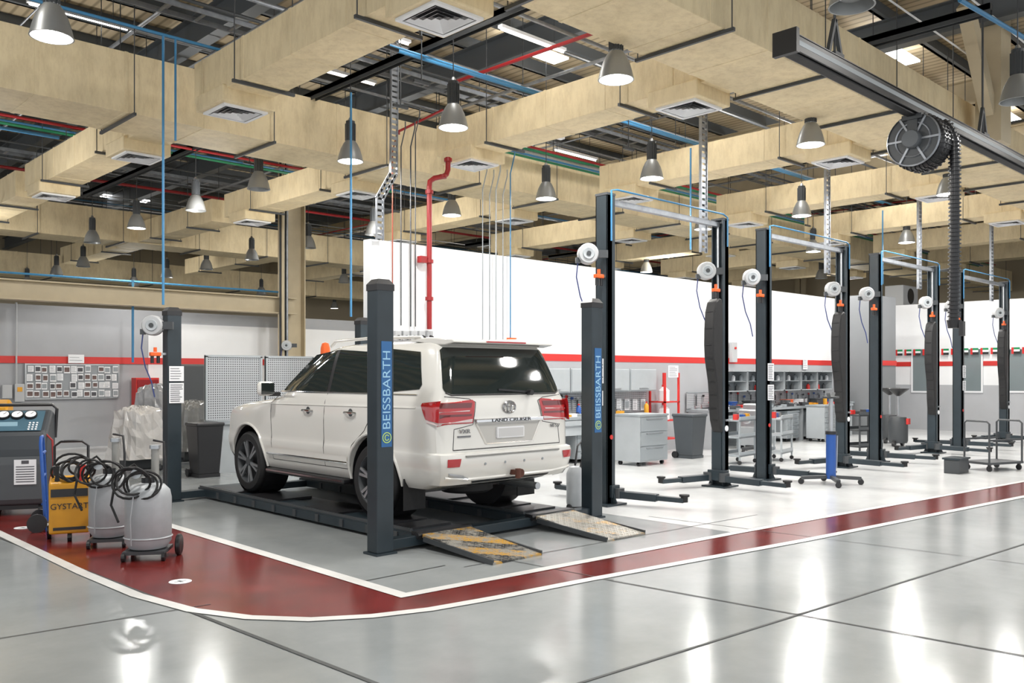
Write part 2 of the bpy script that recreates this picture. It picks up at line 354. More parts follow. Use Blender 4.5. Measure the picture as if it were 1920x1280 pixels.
lamps=[(97,70,1,'high bay lamp with bell shade at the top left corner'),(850,240,1,'lit lamp hanging on a chain above the white car roof'),
(1155,150,1,'lit bell lamp below the broad duct, top centre'),(1520,272,1,'lit lamp left of the black exhaust hose reel'),(657,303,1,'lit lamp above the left rear lift post'),
(1222,335,1,'lamp above the white wall left of the first tall lift crossbar'),(1024,373,1,'lit lamp over the white wall beside the thin conduits'),(485,355,0,'unlit dark lamp left of the cream column'),
(847,404,1,'lit lamp right of the red elbow pipe'),(1503,405,1,'lit lamp above the second tall lift'),(367,395,0,'dark lamp between two ducts left of the cream column'),
(256,428,1,'lit lamp above the notice board side'),(173,455,0,'small lamp second from the left edge group'),(1700,455,1,'lamp above the third tall lift'),
(1318,430,1,'lamp behind the crossbar of the first tall lift'),(472,487,0,'lamp just left of the cream column over the far duct'),(1777,365,1,'lamp beside the hanging black exhaust hose'),
(1908,190,0,'lamp cut by the right edge'),(1597,12,0,'lamp cut by the top edge above the exhaust rail'),(578,465,0,'lamp just right of the cream column'),(387,505,0,'small dark lamp above the beam end'),
(156,500,0,'small lamp over the beam at left'),(106,515,0,'smaller lamp left over the cream beam'),(251,535,0,'small lamp near the beam above the red cabinet'),(51,535,1,'small lit lamp at the left edge above the beam'),
(645,530,0,'small lamp left of the white wall edge'),(490,552,0,'tiny lamp over the beam end by the column'),(1212,510,1,'lamp showing over the white wall near the first tall lift'),
(1525,472,1,'lamp behind the crossbar of the second tall lift'),(1540,522,0,'tiny lamp showing over the white wall at the second lift'),(700,440,0,'lamp beside the bent cable riser'),(313,520,0,'small lamp over the left lift post'),
(627,578,1,'tiny lit lamp under the far duct right of the column')]
proto={}
for px,py,lit,lab in lamps:
    p=fl(px,py,5.2); x,y=p.x,p.y
    if lit not in proto: proto[lit]=make_lamp(lit,x,y,lab)
    else: dup(proto[lit],(x,y,5.2),label=lab)
    if lit:
        l=bpy.data.objects.new('lamp_light',LT); COL.objects.link(l); l.location=(x,y,5.19)
        l=bpy.data.objects.new('lamp_glow_light',LP); COL.objects.link(l); l.location=(x,y,5.26)
for x,y in ((3.6,6.6),(8.1,3.),(12.6,3.),(17.1,6.5),(3.6,2.),(21.6,6.5),(8.1,-1),(26,9)):
    l=bpy.data.objects.new('lamp_light',LT); COL.objects.link(l); l.location=(x,y,5.1)
LU=bpy.data.lights.new('added_fill_light','POINT'); LU.shadow_soft_size=.25; LU.energy=125; LU.color=(1,.98,.94)  # added fill lights without fixtures, to brighten roof and ducts
for x,y,z in ((1,10,7),(8.1,9.5,7),(12.6,9.5,7),(17.1,9.5,7),(22,9.5,7),(3.6,17.5,5.0),(8.1,17.5,5.0),(12.6,17.5,5.2),(17.1,17.5,7),(24,17.5,5.2),(5,24.3,4.6),(14,24,5.),(24,24.3,5),(3,31,5),(12,32,4.8),(22,32,5),(34,16,5),(34,28,5),(4,3,7.2),(14,1.5,7.2),(22,1.5,7.2)):
    l=bpy.data.objects.new('added_fill_light',LU); COL.objects.link(l); l.location=(x,y,z)
# ---------------- overhead services
def pipe(name,pts,r,mat,label,cat='pipe',group=None): return tag(MB().tube(pts,r,8).build(name,mat,smooth=True),label,cat,group)
pipe('air_pipe',[(-3,11.85,6.3),(6.3,11.85,6.3)],.022,BLUE,'blue air pipe near the top left above the long duct')
pipe('air_pipe',[(6.9,10.35,6.4),(24,10.35,6.4)],.03,BLUE,'thick blue pipe running overhead behind the big chained lamp')
pipe('air_pipe',[(6.9,10.15,6.35),(24,10.15,6.35)],.018,BLUE,'thin blue pipe beside the thick overhead blue pipe')
pipe('air_pipe',[(-3,16.8,5.9),(5,16.8,5.9)],.03,BLUE,'blue pipe behind the long duct at the left')
pipe('air_pipe',[(-3,21.6,3.95),(12.5,21.6,3.95)],.025,BLUE,'blue pipe above the cream beam at left')
pipe('air_pipe',[fl(1800,0,6.4),fl(1920,70,6.4)],.03,BLUE,'blue pipe at the top right corner')
def vpipe(px,z0,z1,Y,r,mat,label,name='air_pipe'):
    p=onY(px,500,Y); pipe(name,[(p.x,Y,z0),(p.x,Y,z1)],r,mat,label)
vpipe(306,2.65,6.3,11.85,.018,BLUE,'blue air drop pipe above the left front lift post')
vpipe(329,4.9,6.3,11.85,.016,BLUE,'short blue drop pipe with a valve end left of centre')
vpipe(658,2.6,6.05,11.5,.018,BLUE,'blue drop pipe beside the lamp left of the white wall')
vpipe(249,2.0,3.95,21.3,.03,BLUE,'blue drop pipe against the left partition')
vpipe(1295,4.1,6.05,9.8,.018,BLUE,'blue drop pipe above the first tall lift')
vpipe(1655,4.1,6.05,10,.018,BLUE,'blue drop pipe above the third tall lift')
for i,(c,nm) in enumerate(((REDP,'red'),(GREEN,'green'),(ALU,'grey'),(BLUE,'blue'),(GREEN,'second green'))):
    pipe('service_pipe',[(10.8,12.55+.16*i,6.3),(40,12.55+.16*i,6.3)],.026,c,nm+' pipe in the bundle above the white wall','pipe')
pipe('fire_pipe',[fl(858,152,6.6),fl(1112,62,6.6)],.03,REDP,'red pipe slanting overhead right of the chained lamp')
pipe('fire_pipe',[(-3,18.2,6.5),(12,18.2,6.5)],.03,REDP,'red pipe above the far ducts at left')
pipe('fire_pipe',[(-3,24.2,6.8),(40,24.2,6.8)],.04,REDP,'long red pipe beyond the cream column')
pipe('fire_pipe',[onY(748,252,12.6),onY(748,246,12.6),onY(830,206,12.6)],.022,REDP,'thin red pipe stepping up beside the bent cable riser')
pipe('service_pipe',[(-3,19.2,6.6),(14,19.2,6.6)],.03,GREEN,'green pipe above the far ducts at left')
for i,x in enumerate((8.08,12.6,17.1,21.6,26.1)):
    m=MB().box(x-.05,x+.05,4,25,6.52,6.6).box(x-.05,x-.04,4,25,6.46,6.6).box(x+.04,x+.05,4,25,6.46,6.6)
    tag(m.build('strut_channel',DARK),'grey strut channel carrying lamps '+['above the white car','above the thin conduits','over the second lift','over the third lift','over the far lift'][i],'channel')
for i,(y,z) in enumerate(((8.6,7.2),(12.9,7.1),(16.2,7.2),(23.5,7),(3.9,7.4))):
    t=thing('cable_ladder','overhead galvanised cable ladder '+['over the lifts','over the white wall','behind the long duct','over the left partition','above the exhaust rail'][i],'cable tray',(0,y,z))
    MB().box(-3,40,-.2,-.18,0,.08).build('side_rail',GALV,t); MB().box(-3,40,.18,.2,0,.08).build('side_rail',GALV,t)
    for k in range(70): MB().box(-3+k*.55,-2.95+k*.55,-.18,.18,.01,.03).build('rung',GALV,t)
for i in range(28):
    y=2.2+i*1.15+random.uniform(-.4,.4); z=random.uniform(6.7,7.5); x0=random.choice((-3,1,4)); r=random.choice((.014,.02,.03))
    pipe('overhead_conduit',[(x0,y,z),(x0+38,y,z)],r,random.choice((GALV,PAPER,GALV,BLUE,DARK,DARK)),'thin conduit running lengthwise high under the roof','conduit','thin conduits under the roof')
for i in range(20):
    x=2.+i*1.5+random.uniform(-.5,.5); z=random.uniform(6.6,7.4); y0=random.choice((2,7,10))
    pipe('overhead_conduit',[(x,y0,z),(x,y0+18,z)],random.choice((.014,.02,.03)),random.choice((GALV,PAPER,REDP,GALV,DARK)),'thin conduit crossing the hall high under the roof','conduit','thin cross conduits under the roof')
for i in range(34):
    x=random.uniform(3,24); y=random.uniform(7.5,20); z=random.uniform(5.7,6.6)
    t=thing('hanger_rod','thin threaded rod with a small clamp hanging from the roof','hanger rod',(x,y,z),0,'threaded hanger rods'); MB().cyl((0,0,0),(0,0,8.05-z),.009,6).build('rod',DARK,t); MB().box(-.14,.14,-.02,.02,-.03,.01).build('clamp',DARK,t)
for i,(px,py,z) in enumerate(((640,140,7.2),(150,30,7.3),(1000,75,7.2),(1260,60,7.3),(700,60,7.4),(1080,290,7))):
    p=fl(px,py,z); t=thing('tube_light','slim fluorescent batten '+['left of the top centre','at the top left','right of the chained lamp','above the lit bell lamp','near the top centre diffuser','above the service pipe bundle'][i],'light',p)
    MB().box(-.75,.75,-.05,.05,0,.05).build('batten',PAPER,t); MB().cyl((-.72,0,-.02),(.72,0,-.02),.016,8).build('tube',GLOW,t)
    for s in (-.5,.5): MB().cyl((s,0,.05),(s,0,8.0-z),.006,6).build('rod',DARK,t)
def riser(pts,label,wd=.13):
    t=thing('cable_riser',label,'cable tray',pts[0]); o=Vector(pts[0]); m2=MB()
    for s in (-1,1):
        m=MB()
        for a,b in zip(pts,pts[1:]): m.beam(Vector(a)-o+Vector((s*wd/2,0,0)),Vector(b)-o+Vector((s*wd/2,0,0)),.012,.05)
        m.build('side_rail',GALV,t)
    for a,b in zip(pts,pts[1:]):
        a=Vector(a)-o;b=Vector(b)-o; n=int((b-a).length/.09)
        for k in range(n): 
            c=a+(b-a)*(k+.5)/n; m2.cb(c,(wd,.012,.055))
    m2.build('slotted_face',GALV,t)
riser([onY(712,450,11.85),onY(712,372,11.85),onY(738,325,11.85),onY(740,60,11.85)],'bent perforated cable riser left of the white wall pipes')
# ---------------- wall conduits
DRED=M('dull_red_conduit',(.30,.05,.02),.5)
for i,(px,y0,y1,c,r,lab) in enumerate(((736,250,610,DRED,.010,'thin reddish wall conduit left of the thick red pipe'),(752,240,610,DARK,.010,'thin dark conduit beside the reddish one'),(770,240,612,DARK,.012,'dark conduit beside the thick red pipe'),
   (779,215,612,DARK,.010,'slim dark conduit nearest the thick red pipe'),(905,320,640,BENCH2,.009,'grey conduit leftmost of the thin wall group'),(918,330,640,BENCH2,.009,'grey conduit second of the thin wall group'),(930,320,640,BENCH,.012,'light conduit in the middle of the thin wall group'),(943,330,640,BENCH2,.009,'grey conduit right of the light one'),(957,290,640,BLUE,.012,'blue conduit rightmost of the thin wall group'))):
    pipe('wall_conduit',[onY(px+8,y0-12,W-.06),onY(px+8,y0,W-.06),onY(px,y0+35,W-.06),onY(px,y1,W-.06)],r,c,lab,'conduit')
q=[onY(805,617,11.84),onY(805,350,11.84),onY(806,340,11.84),onY(814,334,11.84),onY(830,331,11.84),onY(837,327,11.84),onY(840,318,11.84),onY(840,295,11.84)]
t=thing('fire_riser','thick red fire pipe with an elbow on the white wall','pipe',q[0]); o=q[0].copy()
MB().tube([v-o for v in q],.045,12).build('pipe_run',REDP,t,True)
for k,(px,py) in enumerate(((805,560),(805,490),(805,360),(830,331),(840,300))):
    v=onY(px,py,11.84)-o; MB().cyl(v-Vector((0,0,.03)),v+Vector((0,0,.03)),.07,14).build('flange',REDP,t)
v=onY(797,487,11.84)-o; MB().box(v.x-.1,v.x+.03,-.02,.09,v.z-.05,v.z+.06).build('wall_bracket',REDP,t)
for i in range(5):
    p=onY(752+i*15,629,11.8); t=thing('wall_socket_box','white socket box on the wall behind the car roof, '+['leftmost','second','middle','fourth','rightmost'][i]+' of five','socket box',(p.x,11.93,p.z))
    MB().cb((0,0,0),(.13,.12,.17)).build('box',REEL,t,bevel=.01); MB().cyl((0,-.06,-.02),(0,-.11,-.04),.035,12).build('socket',BLKP,t)
p=onY(965,636,11.85); t=thing('air_regulator','orange and black regulator on the white wall behind the car','regulator',(p.x,11.93,p.z))
MB().cb((0,0,0),(.16,.1,.06)).build('manifold',ORANGE,t); MB().cyl((-.04,0,-.04),(-.04,0,-.18),.03,10).build('bowl',BLKP,t)
p=fl(1036,250,5.75); t=thing('strip_light','small white strip light fixed under the branch duct','light',p)
MB().box(-.25,.25,-.05,.05,-.06,0).build('housing',PAPER,t); MB().cyl((0,0,0),(0,0,.6),.01,6).build('stem',DARK,t)
def sheet(x,y,z,w,h,label,rows=8,rz=0,cat='notice',group=None,blocks=None,name='notice_sheet'):
    t=thing(name,label,cat,(x,y,z),rz,group)
    MB().box(-w/2,w/2,0,.003,-h/2,h/2).build('sheet',PAPER,t)
    m=MB()
    for k in range(rows):
        zz=h/2-h*(k+1)/(rows+1); L=w*random.uniform(.3,.42); m.box(-w*.42,-w*.42+2*L,-.002,0,zz-h*.018,zz+h*.018)
    m.build('print',INK,t)
    if blocks: MB().box(-w*.4,w*.4,-.003,-.001,-h*.3,h*.3).build('picture',blocks,t)
    return t
# ---------------- car
LV=[(.36,.90,.30,4.80),(.42,.94,.08,4.88),(.50,.965,.03,4.94),(.62,.985,.0,4.96),(.69,.99,.0,4.96),(.73,.985,.01,4.95),(.745,.98,.075,4.95),(.95,.985,.085,4.92),(1.05,.985,.09,4.86),
(1.10,.98,.092,4.76),(1.14,.977,.094,4.55),(1.18,.974,.098,4.2),(1.22,.967,.105,3.8),(1.25,.958,.11,3.58),(1.28,.948,.115,3.50),(1.32,.925,.125,3.43),(1.45,.892,.17,3.22),(1.60,.852,.225,2.98),(1.74,.808,.28,2.75),(1.82,.778,.315,2.6),(1.865,.735,.35,2.45),(1.885,.67,.42,2.3),(1.90,.55,.6,2.1),(1.91,.25,1.0,1.8)]
def lv(z):
    if z<=LV[0][0]: return LV[0][1:]
    for a,b in zip(LV,LV[1:]):
        if z<=b[0]:
            t=(z-a[0])/(b[0]-a[0]); return tuple(a[i]+(b[i]-a[i])*t for i in (1,2,3))
    return LV[-1][1:]
CC=.035; RB=.012; RA=.055; RR=.16
def fpar(z): return (.10,.7,.10,.10) if z<1.26 else (.10,.35,.10,.06)
def sidex(y,z):
    w,yr,yf=lv(z); cf,Rf,bf,af=fpar(z)
    d=y-(yr+RA+RB); t=min(1,max(0,d/RR)); u=1-CC*(1-t)**2
    d=(yf-bf-af)-y; t=min(1,max(0,d/Rf)); u2=1-cf*(1-t)**2
    return w*u*u2
def reary(x,z):
    w,yr,yf=lv(z); f=min(1,abs(x)/(w*(1-CC))); return yr+RB*f*f+RA*f**16
def fronty(x,z):
    w,yr,yf=lv(z); cf,Rf,bf,af=fpar(z); f=min(1,abs(x)/(w*(1-cf))); return yf-bf*f*f-af*f**8
RF=[0,.15,.3,.45,.6,.72,.8,.86,.91,.95,.98,1]
def plan(z):
    w,yr,yf=lv(z); cf,Rf,bf,af=fpar(z); P=[]
    for f in RF: x=w*(1-CC)*f; P.append((x,reary(x,z)))
    y0=yr+RA+RB; y1=yf-bf-af; n=34
    for i in range(1,n):
        f=i/n; f=f*.5+.5*f*f; y=y0+(y1-y0)*f; P.append((sidex(y,z),y))
    for i in range(8,-1,-1): f=i/8; x=w*(1-cf)*f; P.append((x,fronty(x,z)))
    return P+[(-x,y) for x,y in P[-2:0:-1]]
zs=[]
for a,b in zip(LV,LV[1:]):
    n=max(1,int((b[0]-a[0])/.05)); zs+=[a[0]+(b[0]-a[0])*k/n for k in range(n)]
zs.append(LV[-1][0])
m=MB(); rows=[plan(z) for z in zs]; n=len(rows[0])
vs=[(x,y,z) for z,r in zip(zs,rows) for x,y in r]
fs=[(k*n+i,k*n+(i+1)%n,(k+1)*n+(i+1)%n,(k+1)*n+i) for k in range(len(zs)-1) for i in range(n)]
fs+=[tuple(range(n))[::-1],tuple(range((len(zs)-1)*n,len(zs)*n))]
m.add(vs,fs)
CARX,CARY,CARZ=6.47,6.7,.172
car=thing('car','white four wheel drive car standing on the four post lift','car',(CARX,CARY,CARZ))
body=m.build('body',PAINT)
cut=MB()
WY=(1.2,4.05)
for y in WY:
    for s in (-1,1): cut.cyl((s*.58,y,.42),(s*1.2,y,.42),.465,40)
cu=cut.build('cutter',BLKP)
bo=body.modifiers.new('b','BOOLEAN'); bo.object=cu; bo.operation='DIFFERENCE'; bo.solver='EXACT'
bpy.context.view_layer.update()
me=bpy.data.meshes.new_from_object(body.evaluated_get(bpy.context.evaluated_depsgraph_get()))
body.modifiers.clear(); body.data=me; bpy.data.objects.remove(cu); body.parent=car
for p_ in me.polygons: p_.use_smooth=True
me.set_sharp_from_angle(angle=radians(28))
def patch(poly,fn,nr=10,nc=10):
    z0=min(p[1] for p in poly);z1=max(p[1] for p in poly); V=[]; e=1e-5
    for i in range(nr+1):
        z=z0+e+(z1-z0-2*e)*i/nr; xs=[]
        for (a,za),(b,zb) in zip(poly,poly[1:]+poly[:1]):
            if (za-z)*(zb-z)<=0 and za!=zb: xs.append(a+(b-a)*(z-za)/(zb-za))
        lo,hi=min(xs),max(xs)
        V+=[fn(lo+(hi-lo)*j/nc,z) for j in range(nc+1)]
    return V,[(i*(nc+1)+j,i*(nc+1)+j+1,(i+1)*(nc+1)+j+1,(i+1)*(nc+1)+j) for i in range(nr) for j in range(nc)]
def rearP(name,poly,mat,off=.006,**k):
    return MB().add(*patch(poly,lambda x,z:(x,reary(x,z)-off,z),**k)).build(name,mat,car,True,norm=False)
def sideP(name,poly,mat,s=-1,off=.006,**k):
    return MB().add(*patch(poly,lambda y,z:(s*(sidex(y,z)+off),y,z),**k)).build(name,mat,car,True,norm=False)
def line(pts,fn):
    P=[]
    for a,b in zip(pts,pts[1:]):
        for k in range(8): P.append((a[0]+(b[0]-a[0])*k/8,a[1]+(b[1]-a[1])*k/8))
    return [fn(*q) for q in P+[pts[-1]]]
def sideL(name,pts,mat,s=-1,r=.004,off=0.): return MB().tube(line(pts,lambda y,z:(s*(sidex(y,z)+off),y,z)),r,6).build(name,mat,car,True)
def rearL(name,pts,mat,r=.004,off=0.): return MB().tube(line(pts,lambda x,z:(x,reary(x,z)-off,z)),r,6).build(name,mat,car,True)
TAIL=M('tail_red',(.42,.008,.012),.12,coat=1); TAILW=M('tail_clear',(.6,.50,.50),.15,coat=1); TAILD=M('tail_dark',(.12,.004,.006),.15,coat=1)
for s in (-1,1):
    sideP('side_window',[(2.20,1.335),(3.34,1.335),(3.28,1.40),(2.74,1.785),(2.64,1.82),(2.20,1.825)],GLASS,s)
    sideP('side_window',[(1.30,1.335),(2.13,1.335),(2.13,1.825),(1.36,1.82),(1.27,1.78)],GLASS,s)
    sideP('side_window',[(.50,1.35),(1.19,1.335),(1.22,1.80),(1.18,1.82),(.70,1.81),(.58,1.77),(.43,1.42)],GLASS,s)
    sideP('pillar_trim',[(1.2,1.335),(1.29,1.335),(1.27,1.78),(1.22,1.80)],BLKP,s,.004)
    sideP('pillar_trim',[(2.13,1.335),(2.20,1.335),(2.20,1.825),(2.13,1.825)],BLKP,s,.004)
    sideL('window_trim',[(.48,1.325),(3.40,1.325)],CHROME,s,.009,.004)
    sideL('shut_line',[(2.17,.48),(2.17,1.32)],BLKP,s); sideL('shut_line',[(3.38,.48),(3.42,1.28)],BLKP,s)
    sideL('shut_line',[(1.66,.48),(1.60,.75),(1.35,.92),(1.25,1.05),(1.235,1.32)],BLKP,s)
    sideL('shut_line',[(1.66,.475),(3.38,.475)],BLKP,s)
    sideL('body_crease',[(.45,1.19),(4.0,1.165)],PAINT,s,.014,-.006)
    m=MB().add(*patch([(1.68,.55),(3.5,.55),(3.5,.62),(1.68,.62)],lambda y,z:(s*(sidex(y,z)+.012),y,z)))
    m.build('side_moulding',PAINT,car,norm=False); sideL('chrome_strip',[(1.68,.545),(3.5,.545)],CHROME,s,.014,.012)
    m=MB().box(min(s*.80,s*1.0),max(s*.80,s*1.0),1.74,3.52,.30,.355); m.build('running_board',BLKP,car,bevel=.015)
    MB().box(min(s*.99,s*1.005),max(s*.99,s*1.005),1.76,3.5,.325,.345).build('step_trim',CHROME,car)
    for y in WY:
        P=[(s*(sidex(y+.477*cos(a),max(.4,.42+.477*sin(a)))+.002),y+.477*cos(a),.42+.477*sin(a)) for a in [radians(-6+192*k/30) for k in range(31)]]
        MB().tube(P,.018,8).build('arch_flare',PAINT,car,True)
        MB().lathe([(.458,s*.60),(.458,s*.93)],(0,y,.42),32,'x').lathe([(.458,s*.60),(.02,s*.60)],(0,y,.42),32,'x').build('wheel_well',BLKP,car)
    for y in (1.62,2.52):
        x=sidex(y,1.11); P=[(s*(x+.004),y-.10,1.105),(s*(x+.035),y-.08,1.11),(s*(x+.042),y,1.112),(s*(x+.035),y+.08,1.11),(s*(x+.004),y+.10,1.105)]
        hd=MB().tube(P,.014,8).build('door_handle',CHROME,car,True)
        MB().lathe([(.0,0),(.045,.0)],(s*(x+.004),y,1.11),16,'x').build('handle_recess',DARK,hd)
    mi=MB().box(min(s*.98,s*1.19),max(s*.98,s*1.19),3.30,3.42,1.27,1.45).build('wing_mirror',PAINT,car,True,bevel=.045)
    MB().box(min(s*1.0,s*1.17),max(s*1.0,s*1.17),3.292,3.305,1.29,1.43).build('mirror_glass',GLASS,mi)
    MB().beam((s*.90,3.36,1.29),(s*1.04,3.36,1.29),.08,.05).build('mirror_arm',BLKP,mi)
    P=[(s*.70,.65,1.87),(s*.70,.70,1.93),(s*.71,1.6,1.948),(s*.71,2.35,1.93),(s*.70,2.45,1.87)]
    MB().tube(P,.018,8).build('roof_rail',PAINT,car,True)
    tl=rearP('tail_light',[(s*.47,1.255),(s*.52,1.03),(s*.945,1.01),(s*.945,1.27),(s*.50,1.275)],TAIL,.010,nc=24)
    sideP('tail_light_side',[(.10,1.02),(.24,1.03),(.36,1.22),(.34,1.265),(.10,1.27)],TAIL,s,.008)
    sideP('lamp_glow_strip',[(.10,1.02),(.24,1.03),(.27,1.08),(.10,1.075)],TAILW,s,.011,nr=2)
    for nm,po,mt in (('lamp_stripe',[(s*.56,1.15),(s*.93,1.145),(s*.93,1.165),(s*.55,1.17)],TAILW),('reversing_lamp',[(s*.53,1.035),(s*.94,1.015),(s*.94,1.07),(s*.52,1.08)],TAILW),('lamp_band',[(s*.53,1.195),(s*.92,1.195),(s*.92,1.245),(s*.51,1.245)],TAILD),('lamp_band',[(s*.53,1.095),(s*.92,1.09),(s*.92,1.13),(s*.53,1.13)],TAILD)):
        a=rearP(nm,po,mt,.013,nr=2,nc=16); a.parent=tl
    rearP('reflector',[(s*.76,.61),(s*.90,.61),(s*.90,.69),(s*.74,.69)],TAIL,.008,nr=3)
    rearL('shut_line',[(s*.78,.77),(s*.76,.98),(s*.51,1.02),(s*.455,1.25),(s*.54,1.285),(s*.84,1.31)],BLKP)
    MB().add(*patch([(s*.45,1.0),(s*.8,1.0),(s*.8,1.12),(s*.5,1.12)],lambda x,z:(x,fronty(x,z)+.006,z))).build('headlight',TAILW,car,True,norm=False)
    MB().box(min(s*.68,s*.96),max(s*.68,s*.96),.66,.675,.12,.45).build('mud_flap',BLACK,car)
rearP('rear_window',[(-.80,1.335),(.80,1.335),(.84,1.38),(.745,1.79),(.71,1.815),(-.71,1.815),(-.745,1.79),(-.84,1.38)],GLASS,.008,nr=16,nc=24)
rearL('window_seal',[(-.82,1.35),(-.76,1.325),(.76,1.325),(.82,1.35)],BLKP,.008,.004)
rearL('shut_line',[(-.78,.77),(.78,.77)],BLKP,.006)
sp=MB().prism([(.13,1.862),(.155,1.898),(.55,1.925),(.90,1.90),(.50,1.85),(.28,1.835)],'x',-.73,.73).build('spoiler',PAINT,car,True,bevel=.012)
MB().box(-.28,.28,.115,.15,1.868,1.884).build('brake_light',TAIL,sp)
MB().add(*patch([(-.70,1.36),(.70,1.36),(.62,1.76),(-.62,1.76)],lambda x,z:(x,fronty(x,z)+.006,z))).build('windscreen',GLASS,car,True,norm=False)
rearP('plate_recess',[(-.47,1.02),(.47,1.02),(.34,.82),(-.34,.82)],M('recess_shade_paint',(.52,.51,.48),.3),.004)  # flat patch; recess shade painted as darker body colour
for s in (-1,1): rearL('recess_edge',[(s*.47,1.03),(s*.34,.815)],PAINT,.012,.002)
rearL('recess_edge',[(-.34,.815),(.34,.815)],CHROME,.007,.004)
MB().box(-.49,.49,.045,.12,1.035,1.078).build('tailgate_garnish',CHROME,car,bevel=.01)
text('lettering','LAND CRUISER',.05,DARK,car,T(0,.042,1.056)@RX,.002,1.7)
pl=MB().box(-.2,.2,.055,.09,.865,.985).build('number_plate',PAPER,car,bevel=.01)
MB().box(-.18,.18,.053,.056,.88,.97).build('plate_face',M('plate_grey',(.6,.6,.6),.5),pl)
def ell(a,b,cx,cz,y=.085): return [(cx+a*cos(2*pi*k/28),y,cz+b*sin(2*pi*k/28)) for k in range(28)]
m=MB(); m.tube(ell(.088,.06,0,1.19),.010,6,True).tube(ell(.028,.057,0,1.19),.007,6,True).tube(ell(.058,.022,0,1.215),.007,6,True); m.build('emblem',M('emblem_chrome',(.35,.35,.36),.2,1),car,True)
DCH=M('dark_chrome',(.20,.20,.21),.3,.6)
text('badge','VXR',.06,DCH,car,T(-.63,.078,.955)@RX,.003,1.3); text('badge','V8 5.7',.052,DCH,car,T(.70,.08,.965)@RX,.003,1.15)
MB().box(-.72,-.55,.076,.088,.895,.912).build('badge_bar',DCH,car)
MB().beam((.32,.11,1.345),(-.12,.13,1.375),.02,.02).cyl((.32,.06,1.34),(.32,.17,1.34),.03,12).build('rear_wiper',BLKP,car)
MB().box(-.68,.68,-.012,.05,.70,.718).build('bumper_step',M('step_grey',(.25,.25,.24),.5),car,bevel=.005)
rearP('bumper_lower',[(-.50,.375),(.50,.375),(.58,.47),(-.58,.47)],BLKP,.02,nr=3)
rearL('bumper_crease',[(-.9,.50),(-.6,.47),(.6,.47),(.9,.50)],PAINT,.018,.002)
rearP('bumper_skid',[(-.85,.47),(-.62,.45),(-.62,.50),(-.88,.55)],ALU,.012,nr=3)
for x in (-.42,-.14,.14,.42): MB().cyl((x,-.004,.62),(x,.02,.62),.013,10).build('parking_sensor',BENCH2,car)
hi=MB().box(-.04,.04,-.06,.1,.48,.53).build('tow_hitch',M('rusty_iron',(.12,.045,.03),.6,.4,noise=.3),car)
MB().cyl((0,-.06,.50),(0,-.10,.50),.045,12).cyl((-.04,-.09,.55),(-.04,-.09,.45),.03,10).build('tow_coupling',MC['rusty_iron'],hi)
MB().box(-.62,.62,.75,4.6,.27,.38).build('underbody',BLKP,car)
MB().lathe([(.001,-.07),(.26,-.07),(.31,-.04),(.31,.04),(.26,.07),(.001,.07)],(0,.80,.30),28,'z').build('spare_wheel',BLACK,car,True)
MB().cyl((.5,.15,.30),(.5,.8,.30),.04,12).build('exhaust_pipe',ALU,car)
MB().cyl((-.7,1.2,.36),(.7,1.2,.36),.06,12).build('axle',DARK,car); MB().cyl((-.7,4.05,.36),(.7,4.05,.36),.05,12).build('axle',DARK,car)
def wheel(x,y,s):
    R=.395;w=.14
    ty=MB().lathe([(.275,-w+.01),(.285,-w),(.36,-w),(.388,-w+.03),(R,-.09),(R,.09),(.388,w-.03),(.36,w),(.285,w),(.275,w-.01),(.275,-w+.01)],(0,0,0),40,'x').build('wheel',BLACK,car,True)
    ty.location=(x,y,R)
    f=s*(w-.01)
    MB().lathe([(.287,f+s*.005),(.275,f+s*.008),(.262,f-s*.02),(.255,f-s*.08)],(0,0,0),36,'x').build('rim_ring',DARK,ty,True)
    MB().lathe([(.26,f-s*.07),(.02,f-s*.07)],(0,0,0),30,'x').build('brake_disc',BLKP,ty)
    for k in range(6):
        m=MB()
        for dd in (-.13,.13):
            a=k*pi/3+.3; p0=(f-s*.012,.05*cos(a),.05*sin(a)); p1=(f-s*.004,.268*cos(a+dd),.268*sin(a+dd)); m.beam(p0,p1,.022,.03)
        m.build('spoke',ALU,ty)
    MB().cyl((f-s*.05,0,0),(f+s*.003,0,0),.055,18).build('hub_cap',DARK,ty)
for y in WY:
    for s in (-1,1): wheel(s*.835,y,s)
